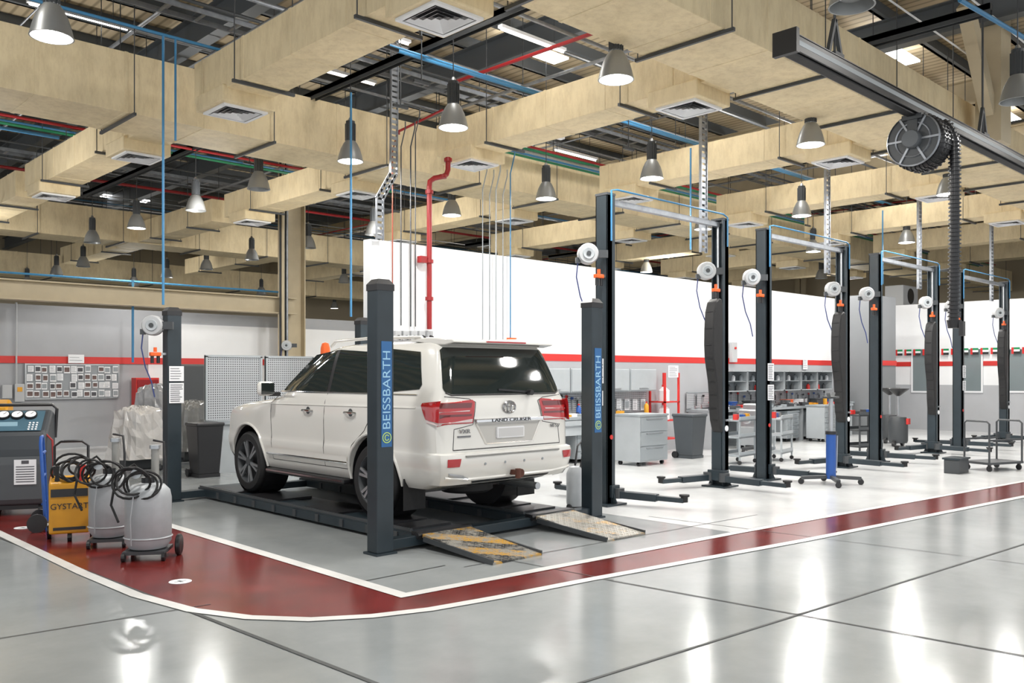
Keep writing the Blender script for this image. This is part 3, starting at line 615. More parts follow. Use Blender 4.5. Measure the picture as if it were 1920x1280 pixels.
# ---------------- four post lift
X0,X1,Y0,Y1=4.9,7.96,6.92,11.72
lift=thing('four_post_lift','dark four post wheel alignment lift carrying the white car','vehicle lift',(X0,Y0,0))
dx=X1-X0;dy=Y1-Y0
STK=M('sticker_blue',(.03,.14,.36),.4); LIME=M('lime',(.55,.75,.2),.4); SKYB=M('sticker_text',(.35,.62,.85),.4)
for ix,(x,y) in enumerate(((0,0),(dx,0),(0,dy),(dx,dy))):
    po=MB().box(x-.095,x+.095,y-.085,y+.085,0.02,2.53).build('lift_post',STEEL,lift,bevel=.008)
    MB().add([(x-.1,y-.09,2.5),(x+.1,y-.09,2.5),(x+.1,y+.09,2.5),(x-.1,y+.09,2.5),(x-.1,y-.09,2.56),(x+.1,y-.09,2.56),(x+.1,y+.09,2.56),(x-.1,y+.09,2.56),(x-.06,y-.06,2.61),(x+.06,y-.06,2.61),(x+.06,y+.06,2.61),(x-.06,y+.06,2.61)],
      [(0,1,2,3),(0,1,5,4),(1,2,6,5),(2,3,7,6),(3,0,4,7),(4,5,9,8),(5,6,10,9),(6,7,11,10),(7,4,8,11),(8,9,10,11)]).build('post_cap',BLKP,po)
    MB().box(x-.12,x+.12,y-.11,y+.11,0,.02).build('foot_plate',STEEL,po)
    if ix<2:
        MB().box(x-.05,x+.07,y-.09,y-.085,1.02,2.02).build('sticker',STK,po)
        text('lettering','BEISSBARTH',.125,SKYB,po,T(x+.01,y-.093,1.56)@RX@Matrix.Rotation(pi/2,4,'Z'),.001,1.12)
        text('lettering','©',.14,LIME,po,T(x+.01,y-.093,1.10)@RX,.001)
for y in (0.02,dy): MB().box(.09,dx-.09,y-.07,y+.07,.03,.125).build('cross_beam',STEEL,lift,bevel=.006)
for x0 in (.43,2.01):
    rw=MB().box(x0,x0+.62,.05,4.95,.03,.13).box(x0,x0+.62,.05,4.95,.13,.145).build('runway',STEEL,lift,bevel=.004)
    MB().box(x0,x0+.03,.1,4.9,.145,.17).build('runway_kerb',DARK,rw)
    for yy in (.15,.55,1.5,2.9,3.9): MB().box(x0+.05,x0+.57,yy,yy+(.3 if yy<1 else .7),.145,.168).build('slip_plate',BLKP,rw)
    for k in range(9): MB().box(x0-.015,x0,.3+k*.5,.36+k*.5,.04,.12).build('side_bracket',DARK,rw)
    MB().box(x0-.03,x0+.65,-.08,.04,.09,.16).cyl((x0-.04,-.06,.13),(x0+.66,-.06,.13),.03,10).build('ramp_hinge',BLKP,rw)
WPL=M('worn_plate',(.42,.39,.33),.4,.4)
for i,x0 in enumerate((.43,2.01)):
    t=thing('drive_on_ramp',('near' if i==0 else 'far')+' sloping checker plate ramp '+('with faded yellow and black stripes beside the left post' if i==0 else 'worn to grey beside the right post'),'ramp',(X0+x0,Y0,0))
    m=MB().add([(0,-.1,.145),(.62,-.1,.145),(.62,-1.12,.02),(0,-1.12,.02),(0,-.1,.11),(.62,-.1,.11),(.62,-1.12,.0),(0,-1.12,.0)],[(0,1,2,3),(4,5,6,7),(0,1,5,4),(1,2,6,5),(2,3,7,6),(3,0,4,7)])
    for a in range(13):
        for b in range(22):
            f=(b+.5)/22; xx=.03+a*.047; yy=-.1-1.02*f; zz=.145-.125*f+.001; s=.010 if (a+b)%2 else -.010
            m.beam((xx-.010,yy-s,zz),(xx+.010,yy+s,zz),.005,.005,mi=1)
    m.build('deck',[HAZ if i==0 else HAZ2,WPL],t)
    MB().beam((0,-.12,.10),(0,-1.12,.02),.02,.05).build('side_rail',DARK,t); MB().beam((.62,-.12,.10),(.62,-1.12,.02),.02,.05).build('side_rail',DARK,t)
# ---------------- two post lifts
def arm(t,a,b):
    a=Vector(a);b=Vector(b); ar=MB().beam(a,a+(b-a)*.6,.13,.09).beam(a+(b-a)*.5,b,.09,.06).build('swing_arm',STEEL,t,bevel=.004)
    MB().cyl(b+Vector((0,0,-.02)),b+Vector((0,0,.05)),.045,12).cyl(b+Vector((0,0,.05)),b+Vector((0,0,.075)),.065,14).build('lift_pad',BLACK,ar)
    MB().cyl(a+Vector((0,0,-.05)),a+Vector((0,0,.08)),.08,14).build('pivot',DARK,ar)
def two_post(xa,xb,Y,label):
    t=thing('two_post_lift',label,'vehicle lift',(xa,Y,0)); d=xb-xa; H=4.05
    for x,s in ((0,1),(d,-1)):
        po=MB().box(x-.08 if s>0 else x-.02,x+.02 if s>0 else x+.08,-.10,.10,.02,H).box(x-.08,x+.08,-.10,-.08,.02,H).box(x-.08,x+.08,.08,.10,.02,H).build('lift_post',STEEL,t,bevel=.004)
        MB().box(x-.2,x+.2,-.2,.2,0,.025).build('foot_plate',STEEL,po)
        MB().cyl((x+s*.05,0,.1),(x+s*.05,0,H-.05),.022,10).build('lead_screw',ALU,po)
        MB().box(x-.085,x+.085,-.105,.105,H,H+.03).build('top_plate',DARK,po)
        for u in (-1,1): MB().prism([(u*.10,.03),(u*.2,.03),(u*.10,.25)],'x',x-.01,x+.01).build('gusset',STEEL,po)
        MB().box(x-.03 if s>0 else x-.13,x+.13 if s>0 else x+.03,-.14,.14,.10,.26).box(min(x,x+s*.10),max(x,x+s*.10),-.078,.078,.2,.85).build('carriage',STEEL,t,bevel=.006)
        if s>0: arm(t,(x+.10,-.14,.14),(x+.35,-1.0,.12)); arm(t,(x+.10,.14,.14),(x+.2,1.05,.12))
        else: arm(t,(x-.10,-.14,.14),(x-.05,-1.15,.12)); arm(t,(x-.10,.14,.14),(x-.95,.4,.12))
    MB().box(.06,d-.06,-.04,.04,H-.10,H-.03).build('cross_bar',GALV,t)
    MB().tube([(-.02,-.12,H-.6),(-.02,-.12,H+.06),(.1,-.12,H+.08),(d-.1,-.12,H+.08),(d+.02,-.12,H+.04),(d+.02,-.12,H-.4)],.013,8).build('air_line',BLUE,t,True)
    MB().box(d-.02,d+.07,-.12,-.10,1.0,1.03).build('latch',ALU,t)
    MB().cyl((d+.02,-.10,.89),(d+.02,-.108,.89),.045,16).build('warning_decal',PAPER,t)
    MB().cyl((.0,-.10,.89),(.0,-.108,.89),.03,16).build('warning_decal',RED,t)
    return t
def atY(px,Y): return onY(px,700,Y).x
YL=7.5
prs=[(1135,1350,'first'),(1432,1580,'second'),(1642,1750,'third'),(1797,1883,'fourth')]
REELP=None
def reel(x,y,z,label):
    global REELP
    if REELP is None:
        t=thing('hose_reel',label,'hose reel',(x,y,z),-pi/4+.1,'white hose reels')
        MB().lathe([(.001,-.07),(.12,-.07),(.135,-.05),(.135,.05),(.12,.07),(.001,.07)],(0,0,0),28,'y').build('casing',REEL,t,True)
        MB().lathe([(.02,-.075),(.07,-.085),(.08,-.07)],(0,0,0),24,'y').build('side_cap',BENCH,t,True)
        MB().lathe([(.0,-.09),(.03,-.09),(.03,-.07)],(0,0,0),14,'y').build('hub',DARK,t,True)
        MB().box(.08,.26,-.03,.03,-.05,.05).build('bracket',DARK,t)
        MB().box(-.16,-.10,-.03,.03,-.12,-.05).build('hose_guide',DARK,t)
        P=[(-.13,0,-.1),(-.15,0,-.3),(-.10,0,-.55),(-.02,.0,-.75),(.02,0,-.95)]
        MB().tube(P,.009,6).build('hose',M('blue_hose',(.03,.05,.18),.5),t,True)
        REELP=t; return
    dup(REELP,(x,y,z),label=label)
REGP=None
def regu(x,y,z,label):
    global REGP
    if REGP is None:
        t=thing('air_regulator',label,'regulator',(x,y,z),0,'orange filter regulators')
        MB().cb((0,0,0),(.14,.07,.05)).build('head',ORANGE,t,bevel=.008)
        for sx in (-.04,.04): MB().cyl((sx,0,-.02),(sx,0,-.12),.022,10).build('bowl',BLKP,t,True)
        MB().cyl((.0,0,.03),(0,0,.09),.022,10).build('knob',ORANGE,t); MB().box(.06,.15,-.02,.02,-.01,.02).build('mount',ALU,t); REGP=t; return
    dup(REGP,(x,y,z),label=label)
for a,b,nm in prs:
    xa,xb=atY(a,YL),atY(b,YL)
    two_post(xa,xb,YL,nm+' tall dark two post lift counting from the white car')
    for x,w_ in ((xa,'left'),(xb,'right')):
        reel(x-.29,YL+.05,3.27,'white hose reel on the '+w_+' post of the '+nm+' tall lift')
        regu(x-.19,YL-.05,2.98,'orange regulator under the reel on the '+w_+' post of the '+nm+' tall lift')
    riser([(xb,YL+.3,3.6),(xb,YL+.3,8.0)],'perforated vertical cable riser above the right post of the '+nm+' lift',.15)
    t=thing('padded_guard','black padded curved guard hugging the right post of the '+nm+' lift','padding',(xb-.08,YL-.02,0))
    L_=[(-.09,2.86),(-.18,2.80),(-.235,2.65),(-.26,2.4),(-.265,2.15),(-.25,1.95),(-.21,1.78),(-.165,1.6),(-.14,1.4),(-.135,1.2),(-.11,1.02),(-.06,.88),(-.01,.82)]
    R_=[(.0,.86),(.0,1.2),(-.005,1.6),(.0,2.0),(.0,2.4),(-.0,2.78),(-.03,2.85)]
    MB().prism(L_+R_,'y',-.085,.085).build('padding',BLACK,t,True,bevel=.035)
    for i in range(2,11): MB().tube([(L_[i][0]+.03,-.09,L_[i][1]),(L_[i][0]-.004,-.05,L_[i][1]),(L_[i][0]-.004,.05,L_[i][1])],.006,5).build('seam',BLKP,t,True)
p=onY(527,648,21.1); reel(p.x,20.8,p.z,'white hose reel on the cream column behind the car')
p=onY(287,610,11.72); reel(p.x,11.72,p.z,'white hose reel on the left front post of the four post lift'); regu(p.x+.02,11.7,p.z-.38,'orange regulator on the left front post of the four post lift')
for x,z,lab,w_,h_ in ((atY(1432,YL),1.75,'upper notice sheet on the left post of the second lift',.19,.28),(atY(1432,YL),1.42,'lower notice sheet on the left post of the second lift',.19,.25),(atY(1797,YL),1.78,'notice sheet on the left post of the fourth lift',.19,.28),(atY(1797,YL),1.46,'lower notice sheet on the left post of the fourth lift',.19,.22)):
    sheet(x,YL-.13,z,w_,h_,lab)
sheet(X0+.02,Y1-.10,1.72,.2,.2,'small notice sheet high on the left front lift post',5); sheet(X0+.02,Y1-.10,1.46,.2,.27,'larger notice sheet on the left front lift post',9)
sheet(X1+.17,Y0+.02,1.75,.14,.3,'narrow white notice beside the right rear lift post',7); sheet(X1+.17,Y0+.02,1.42,.12,.18,'small white notice lower beside the right rear lift post',5)
# ---------------- exhaust rail and reel
t=thing('exhaust_rail','black exhaust extraction rail hanging across the top right','rail',(8.0,4.4,4.9))
MB().box(0,22,-.09,-.07,0,.16).box(0,22,.07,.09,0,.16).box(0,22,-.09,.09,.15,.17).build('rail_body',BLKP,t)
MB().box(0,22,-.092,-.085,.06,.11).build('running_strip',BENCH2,t); MB().box(0,22,-.05,.05,-.02,.02).build('lip_seal',BLACK,t)
MB().box(-.06,0,-.13,.13,-.04,.2).build('end_cap',BLKP,t)
for k in (1.0,5.5,10,14.5,19): MB().cyl((k,0,.17),(k,0,3.1),.015,8).box(k-.1,k+.1,-.06,.06,.17,.23).beam((k-.15,0,.2),(k,0,.6),.04,.04).beam((k+.15,0,.2),(k,0,.6),.04,.04).build('hanger',DARK,t)
p=onY(1712,262,4.4); z0=p.z
t=thing('exhaust_hose_reel','black exhaust hose reel with ribbed hose hanging from the rail','hose reel',(p.x,4.4,z0))
MB().lathe([(.06,0),(.31,0),(.31,.02),(.14,.03),(.14,.42),(.30,.42),(.30,.45),(.05,.45)],(0,0,0),36,'x').build('drum',DARK,t,True)
MB().lathe([(.0,-.10),(.10,-.10),(.11,-.08),(.11,.0)],(0,0,0),28,'x').build('motor_cover',M('motor_grey',(.10,.11,.12),.5),t,True)
MB().lathe([(.31,-.02),(.325,0),(.31,.03)],(0,0,0),36,'x').build('flange_rim',GALV,t,True)
MB().lathe([(.20,-.012),(.215,-.02),(.22,-.0)],(0,0,0),36,'x').build('flange_ring',GALV,t,True)
for k in range(6):
    a=k*pi/3; MB().beam((-.01,.1*cos(a),.1*sin(a)),(-.01,.31*cos(a),.31*sin(a)),.02,.025).build('flange_spoke',GALV,t)
P=[]
for k in range(90):
    a=radians(-20+k*12.); P.append((.08+.30*k/89,.28*cos(a),.28*sin(a)))
def ribs(m,P,r,step=.035):
    D=0
    for a,b in zip(P,P[1:]):
        a=Vector(a);b=Vector(b);L=(b-a).length
        if L<1e-6: continue
        k=step-D
        while k<L:
            c=a+(b-a)*(k/L); d=(b-a).normalized()*.008; m.cyl(c-d,c+d,r,14); k+=step
        D=(D+L)%step
m=MB().tube(P,.06,12); ribs(m,P,.075,.045); m.build('wound_hose',BLKP,t,True)
ez=2.385-z0
HL=[(.34,-.22,.24),(.37,-.30,.14),(.40,-.34,.0),(.41,-.34,-.25),(.44,-.33,-.8),(.47,-.32,-1.3),(.50,-.30,ez)]
m=MB().tube(HL,.055,12); ribs(m,HL,.075,.05); m.build('hanging_hose',BLKP,t,True)
H2=[(.52,-.28,-1.15),(.56,-.28,-1.3),(.57,-.28,-1.6),(.56,-.27,ez-.02)]
m=MB().tube(H2,.04,12); ribs(m,H2,.055,.05); m.build('branch_hose',BLKP,t,True)
hx,hy,hz=HL[-1]
MB().cyl((hx,hy,hz),(hx,hy,hz-.10),.085,16,.07).build('nozzle',BLKP,t); MB().box(hx-.04,hx+.04,hy-.12,hy-.07,hz-.2,hz-.02).build('grip',BLKP,t)
MB().box(-.03,0,-.06,.06,-.1,4.9-z0).box(.45,.48,-.06,.06,-.1,4.9-z0).box(-.05,.5,-.12,.12,4.84-z0,4.9-z0).build('trolley_frame',DARK,t)
# ---------------- benches etc on back wall
def cabinet(x,y,w_,d,h,nd,label,rz=0.,mat=BENCH,cat='cabinet',z0=.08):
    t=thing('tool_cabinet',label,cat,(x,y,0),rz)
    MB().box(-w_/2,w_/2,0,d,z0,h).build('body',mat,t,bevel=.006)
    MB().box(-w_/2-.02,w_/2+.02,-.02,d+.02,h,h+.035).build('top',BENCH2,t)
    H=(h-z0-.04)/nd
    for k in range(nd):
        dr=MB().box(-w_/2+.02,w_/2-.02,-.018,0,z0+.02+k*H+.008,z0+.02+(k+1)*H-.008).build('drawer',BENCH2,t)
        MB().box(-w_*.3,w_*.3,-.035,-.018,z0+.02+(k+1)*H-.045,z0+.02+(k+1)*H-.025).build('handle',ALU,dr)
    for sx in (-1,1):
        for yy in (.08,d-.08):
            MB().cyl((sx*(w_/2-.07)-.02,yy,.04),(sx*(w_/2-.07)+.02,yy,.04),.04,12).box(sx*(w_/2-.07)-.02,sx*(w_/2-.07)+.02,yy-.02,yy+.02,.04,z0).build('caster',BLKP,t)
    return t
YB=11.25
def xb_(px,Y=YB): return atY(px,Y)
ordn=['first','second','third','fourth','fifth','sixth','seventh']
bx0=xb_(1045); L=xb_(1200)-bx0
t=thing('workbench','long grey workbench against the white wall right of the car','workbench',(bx0,YB,0))
MB().box(0,L,0,.7,.84,.9).build('worktop',BENCH2,t,bevel=.005)
for x in (.03,L/2,L-.07): MB().box(x,x+.05,.03,.66,0,.84).build('leg',BENCH,t)
MB().box(.05,L-.05,.62,.66,.1,.84).build('back_panel',BENCH,t)
dr=MB().box(.1,L*.45,.0,.02,.55,.83).build('drawer',BENCH,t); MB().box(.2,L*.35,-.03,0,.72,.74).build('handle',ALU,dr)
for k,px in enumerate((1105,1150)): cabinet(xb_(px),YB+.08,.6,.5,.75,5,'grey drawer cabinet under the long workbench, '+('left' if k==0 else 'right')+' one')
x0=xb_(1008,11.6)
for k in range(4):
    t=thing('wall_cabinet','grey wall cabinet with flap door, '+['leftmost','second','third','rightmost'][k]+' of four above the long workbench','cabinet',(x0+k*.92,11.6,1.36))
    MB().box(0,.9,0,.38,0,.48).build('body',BENCH,t); d_=MB().box(.02,.88,-.02,0,.02,.46).build('door',BENCH,t,bevel=.006); MB().box(.3,.6,-.035,-.02,.05,.07).build('handle',ALU,d_)
t=thing('pegboard','perforated grey tool panel above the long workbench','tool panel',(x0,11.9,.92)); MB().box(0,3.7,0,.02,0,.42).build('panel',PERF,t); MB().box(0,3.7,-.01,.03,.42,.44).build('frame',BENCH2,t)
for k,px in enumerate((1160,1175,1190,1205)): p=onY(px,758,11.88); sheet(p.x,11.87,p.z,.16,.24,'notice sheet pinned on the perforated panel, '+['first','second','third','fourth'][k]+' from the left',6,blocks=BENCH2 if k%2 else None)
p=fl(1226,872); cabinet(p.x,p.y,.85,.6,.93,3,'grey wheeled cabinet standing in front of the workbench beside the dark bin')
def bottle(x,y,z,r,h,mat,label,cap=RED,group=None):
    t=thing('bottle',label,'bottle',(x,y,z),0,group); MB().lathe([(.0,0),(r,0),(r,h*.65),(r*.5,h*.8),(r*.35,h*.88),(0,h*.88)],n=14).build('container',mat,t,True); MB().cyl((0,0,h*.88),(0,0,h),r*.4,10).build('cap',cap,t)
for k,(px,c,l) in enumerate(((1085,BLU2,'blue'),(1098,PAPER,'white'),(1148,RED,'red'),(1212,YELLOW,'yellow'))): bottle(xb_(px,11.5),11.5,.9,.05,.24,c,l+' bottle on the long workbench')
def hand_tool(x,z,k,grp):
    t=thing('hand_tool','small hand tool hanging on the perforated panel '+grp,'tool',(x,11.87,z),0,'hand tools on the panel '+grp)
    L=random.uniform(.12,.26); MB().box(-.012,.012,0,.02,-L,0).build('shaft',ALU if k%2 else DARK,t); MB().box(-.03,.03,0,.022,-.03,.02).build('head',[ALU,BLKP,RED,BLU2][k%4],t)
for k in range(14): hand_tool(x0+.15+k*.16,random.uniform(1.18,1.3),k,'above the long workbench')
def clutter(x,y,z,where):
    k=random.randrange(4); c=random.choice((BENCH2,DARK,ALU,PAPER,RED,BLU2,DARK,YELLOW,BENCH2)); t=thing('workshop_item','small workshop part or can lying '+where,'workshop part',(x,y,z),random.uniform(-1,1),'small parts '+where); s=random.uniform(.05,.1)
    if k==0: MB().lathe([(0,0),(s*.6,0),(s*.6,s*2),(s*.5,s*2.1),(0,s*2.1)],n=14).build('can',c,t,True); MB().cyl((0,0,s*2.1),(0,0,s*2.4),s*.25,10).build('spout',BLKP,t)
    elif k==1: MB().box(-s*1.4,s*1.4,-s,s,0,s*.9).build('case',c,t,bevel=.008); MB().tube([(-s*.6,0,s*.9),(-s*.5,0,s*1.3),(s*.5,0,s*1.3),(s*.6,0,s*.9)],.008,6).build('handle',BLKP,t)
    elif k==2: MB().lathe([(s*.5,0),(s*1.3,0),(s*1.3,s*.6),(s*.5,s*.6),(s*.5,0)],n=18).build('ring_part',c,t,True)
    else: MB().box(-s*1.2,s*1.2,-s,s,0,.02).box(-s*1.2,-s*1.1,-s,s,0,s).box(s*1.1,s*1.2,-s,s,0,s).box(-s*1.2,s*1.2,-s,-s*.9,0,s*.6).box(-s*1.2,s*1.2,s*.9,s,0,s).build('open_bin',c,t)
for k in range(14): clutter(bx0+.15+k*.155,YB+.12+.3*random.random(),.9,'on the long workbench')
x=xb_(1256,11.5); t=thing('red_rack','red metal rack holding containers beside the workbench','rack',(x,11.45,0))
for sx in (-.25,.25):
    for y in (0,.4): MB().box(sx-.02,sx+.02,y-.02,y+.02,0,1.75).build('upright',RED,t)
for z in (.3,.7,1.1): MB().box(-.27,.27,-.02,.42,z,z+.03).build('shelf',RED,t)
for z,l in ((.73,'white container on the middle shelf of the red rack'),(1.13,'white container on the top shelf of the red rack')): bottle(x-.08,11.6,z,.12,.36,PAPER,l,RED)
sheet(x+.02,11.42,1.78,.36,.26,'safety notice above the red rack',6)
def bin_(p,w_,h,label,mat=DARK):
    t=thing('waste_bin',label,'bin',p); a=w_/2
    m=MB(); vs=[(sx*a*k,sy*a*k,z) for z,k in ((.05,.78),(h,1)) for sx,sy in ((-1,-1),(1,-1),(1,1),(-1,1))]
    m.add(vs,[(0,3,2,1),(0,1,5,4),(1,2,6,5),(2,3,7,6),(3,0,4,7)]); m.build('bin_body',mat,t,bevel=.02)
    MB().box(-a*1.06,a*1.06,-a*1.06,a*1.06,h,h+.06).build('lid',mat,t,bevel=.02); MB().cyl((-a,a*.8,.07),(a,a*.8,.07),.07,14).build('wheel',BLKP,t)
    MB().box(-a*.8,a*.8,-a*.8,a*.8,0,.06).build('base',mat,t)
bin_(fl(1293,858),.5,.85,'dark grey wheeled bin beside the red rack',M('bin_grey',(.07,.08,.09),.5))
p=fl(1302,838); t=thing('gas_trolley','grey gas cylinder trolley behind the dark bin','trolley',p)
for s in (-.13,.13): MB().lathe([(0,0.03),(.1,.03),(.11,.08),(.11,.95),(.07,1.1),(.03,1.14),(0,1.14)],(s,0,0),16).build('gas_cylinder',ALU,t,True)
MB().tube([(-.27,.15,.1),(-.27,.2,1.2),(.27,.2,1.2),(.27,.15,.1)],.02,8).build('frame',DARK,t,True)
for s in (-1,1): MB().cyl((s*.3,.12,.12),(s*.25,.12,.12),.12,16).build('wheel',BLKP,t)
xs,xe=xb_(1335),xb_(1600)
t=thing('workbench','second grey workbench behind the tall lifts','workbench',(xs,YB,0)); L=xe-xs
MB().box(0,L,0,.7,.84,.9).build('worktop',BENCH2,t)
for k in range(6): MB().box(.03+k*(L-.1)/5,.08+k*(L-.1)/5,.03,.66,0,.84).build('leg',BENCH,t)
MB().box(.05,L-.05,.62,.66,.1,.84).build('back_panel',BENCH2,t)
for k,px in enumerate((1352,1385,1410,1490,1512,1530,1552)):
    cabinet(xb_(px),YB-.65 if k in(1,4) else YB+.05,.6,.5,.9 if k in(1,4) else .75,6,'grey drawer cabinet at the second workbench, '+ordn[k]+' from the left')
def trolley(px,py,c,label,rz=0.):
    p=fl(px,py); t=thing('tool_trolley',label,'tool trolley',p,rz)
    for z in (.15,.5,.82): MB().box(-.35,.35,-.2,.2,z,z+.03).box(-.35,.35,-.2,-.18,z,z+.09).box(-.35,.35,.18,.2,z,z+.09).build('tray',c,t)
    for sx in (-.33,.33):
        for sy in (-.18,.18): MB().box(sx-.015,sx+.015,sy-.015,sy+.015,.08,.88).build('post',c,t); MB().cyl((sx-.012,sy,.04),(sx+.012,sy,.04),.04,12).build('caster',BLKP,t)
    for k in range(5): MB().cb((-.26+k*.13,random.uniform(-.1,.1),.9),(.09,.08,random.uniform(.06,.16))).build('tool_tray_insert',[RED,DARK,BLU2,ALU,YELLOW][k],t)
trolley(1458,862,BENCH,'grey open tool trolley between the second lift posts',.2); trolley(1620,850,DARK,'dark open tool trolley left of the third lift',-.3); trolley(1385,868,BENCH2,'grey open tool trolley right of the first tall lift',.1)
x1=xb_(1365,11.6); L=xb_(1562,11.6)-x1; n=6
for k in range(n):
    t=thing('open_cabinet','open grey wall cabinet above the second workbench, '+ordn[k]+' from the left','cabinet',(x1+k*L/n,11.6,1.3)); w_=L/n-.03
    MB().box(0,w_,.36,.38,0,.5).box(0,.02,0,.38,0,.5).box(w_-.02,w_,0,.38,0,.5).box(0,w_,0,.38,.48,.5).box(0,w_,0,.38,0,.02).build('carcass',BENCH,t); MB().box(.02,w_-.02,.02,.36,.24,.26).build('shelf',BENCH2,t)
    MB().box(0,w_,-.15,.0,.49,.51).build('flap_door',BENCH,t)
    for j in range(5): bottle(x1+k*L/n+.12+j*.17,11.75,1.32 if j%2 else 1.56,.05,.16,[BENCH2,DARK,PAPER,DARK,BENCH2,RED][(k*2+j)%6],'small bottle or can in the '+ordn[k]+' open wall cabinet',DARK,'bottles in the open wall cabinets')
t=thing('pegboard','perforated grey tool panel above the second workbench','tool panel',(xs,11.92,.92)); MB().box(0,xe-xs,0,.02,0,.36).build('panel',PERF,t); MB().box(0,xe-xs,-.01,.03,.36,.38).build('frame',BENCH2,t)
for k in range(22): hand_tool(xs+.3+k*.3,random.uniform(1.16,1.26),k,'above the second workbench')
for k in range(30): clutter(xs+.15+k*.27,YB+.05+.2*random.random(),.9,'on the second workbench')
for k,(px,c,w_) in enumerate(((1375,RED,.3),(1400,BLU2,.25),(1440,DARK,.5),(1470,ALU,.3),(1505,ORANGE,.25),(1528,PAPER,.3),(1560,DARK,.4),(1580,BLU2,.2))):
    t=thing('parts_box',['red','blue','dark','steel','orange','white','second dark','second blue'][k]+' parts box on the second workbench','box',(xb_(px),YB+.45,.9)); MB().box(-w_/2,w_/2,-.12,.12,0,.14).build('box',c,t,bevel=.01); MB().box(-w_/2-.01,w_/2+.01,-.13,.13,.14,.16).build('lid',c,t)
for k,px in enumerate((1360,1432,1478)):
    t=thing('bench_vise','grey vise on the second workbench, '+ordn[k]+' from the left','vise',(xb_(px),YB+.1,.9)); MB().box(-.07,.07,-.1,.1,0,.08).build('base',DARK,t,bevel=.01); MB().box(-.08,.08,-.12,-.04,.08,.17).build('jaw',DARK,t); MB().box(-.08,.08,.02,.08,.08,.17).build('jaw',DARK,t); MB().cyl((0,-.22,.1),(0,.05,.1),.014,8).build('screw',ALU,t)
p=fl(1412,848); t=thing('engine_stand','bare engine block on a wheeled stand behind the second lift post','engine',p)
MB().cb((0,0,.75),(.5,.45,.4)).cb((0,0,1.0),(.3,.35,.15)).cyl((-.3,0,.75),(.35,0,.75),.12,14).build('engine_block',ALU,t,bevel=.03)
MB().beam((-.4,0,.1),(.4,0,.1),.08,.06).beam((.3,-.35,.1),(.3,.35,.1),.08,.06).beam((.33,0,.1),(.33,0,.8),.08,.08).build('stand',DARK,t)
for x,y in ((-.4,0),(.3,.35),(.3,-.35)): MB().cyl((x,y-.02,.04),(x,y+.02,.04),.04,10).build('caster',BLKP,t)
for k,px in enumerate((1684,1668)):
    p=fl(px,836-k*6); t=thing('oil_dispenser',('near' if k==0 else 'rear')+' black oil drain trolley with a round pan by the right wall','oil trolley',p)
    MB().lathe([(0,.08),(.2,.08),(.22,.14),(.22,.6),(.18,.7),(0,.72)],n=20).build('tank',DARK,t,True); MB().cyl((0,0,.7),(0,0,1.25),.03,10).build('column',ALU,t)
    MB().lathe([(.04,1.2),(.24,1.36),(.25,1.38),(.04,1.24)],n=24).build('pan',BLKP,t,True)
    for s in (-1,1): MB().cyl((s*.24,-.03,.07),(s*.24,.03,.07),.07,12).build('wheel',BLKP,t)
    MB().cb((-.0,-.24,.6),(.12,.05,.14)).build('label_plate',RED,t)
p=onY(1632,700,11.3)
struct(MB().box(p.x-.8,p.x+.8,10.9,11.98,0,HW+.05).build('wall_pier',M('pier_grey',(.20,.21,.22),.6)))
struct(MB().box(p.x-.82,p.x+.82,10.88,10.9,1.98,2.12).build('trim_7',RED))
p2=onY(1662,545,12.6); t=thing('air_unit','white air conditioning unit above the wall corner','air conditioner',(p2.x,12.1,HW)); MB().box(-.6,.6,-.3,.3,.02,.7).build('casing',REEL,t,bevel=.02); MB().lathe([(.0,-.31),(.25,-.31),(.26,-.3)],(0,0,.36),20,'y').build('fan_grille',BLKP,t); MB().box(-.5,.5,-.25,.25,0,.03).build('feet',DARK,t)
p=onY(1375,660,11.93); t=thing('switch_box','white switch box on the white wall above the second workbench','switch box',p); MB().cb((0,0,0),(.22,.1,.5)).build('box',REEL,t,bevel=.01); MB().cyl((0,-.05,.1),(0,-.08,.1),.03,10).build('button',RED,t)
sheet(onY(1510,682,11.95).x,11.95,onY(1510,682,11.95).z,.25,.3,'notice on the wall below the red stripe',5)
for k,(a,b) in enumerate(((1712,1748),(1808,1840),(1888,1935))):
    p=onX(a,655,XR-.02);q=onX(b,733,XR-.02)
    w_=struct(MB().box(XR-.03,XR-.01,q.y,p.y,q.z,p.z).build('window_%d'%(k+1),M('office_glass',(.20,.24,.25),.1)))
    MB().box(XR-.05,XR-.012,q.y-.05,p.y+.05,p.z,p.z+.05).box(XR-.05,XR-.012,q.y-.05,p.y+.05,q.z-.05,q.z).box(XR-.05,XR-.012,p.y,p.y+.05,q.z,p.z).box(XR-.05,XR-.012,q.y-.05,q.y,q.z,p.z).build('window_frame',PAPER,w_)
t=thing('flag_bunting','string of small red green white and black flags along the right wall','bunting',(XR-.1,0,2.52))
MB().tube([(0,11.9-k*.5,-.04*(k%2)) for k in range(18)],.006,6).build('string',PAPER,t)
FG=[M('flag_red',(.6,.02,.02),.7),M('flag_green',(.0,.25,.08),.7),M('flag_white',(.85,.85,.85),.7),M('flag_black',(.02,.02,.02),.7)]
for k in range(30):
    y=11.8-k*.28; a,b=y-.22,y; m=MB()
    def q4(y0,y1,z0,z1,mi): m.add([(-.01,y0,z0),(-.01,y1,z0),(-.01,y1,z1),(-.01,y0,z1)],[(0,1,2,3)],mi)
    q4(b-.06,b,-.2,-.01,0); q4(a,b-.06,-.07,-.01,1); q4(a,b-.06,-.13,-.07,2); q4(a,b-.06,-.2,-.13,3); m.build('flag',FG,t,norm=False)
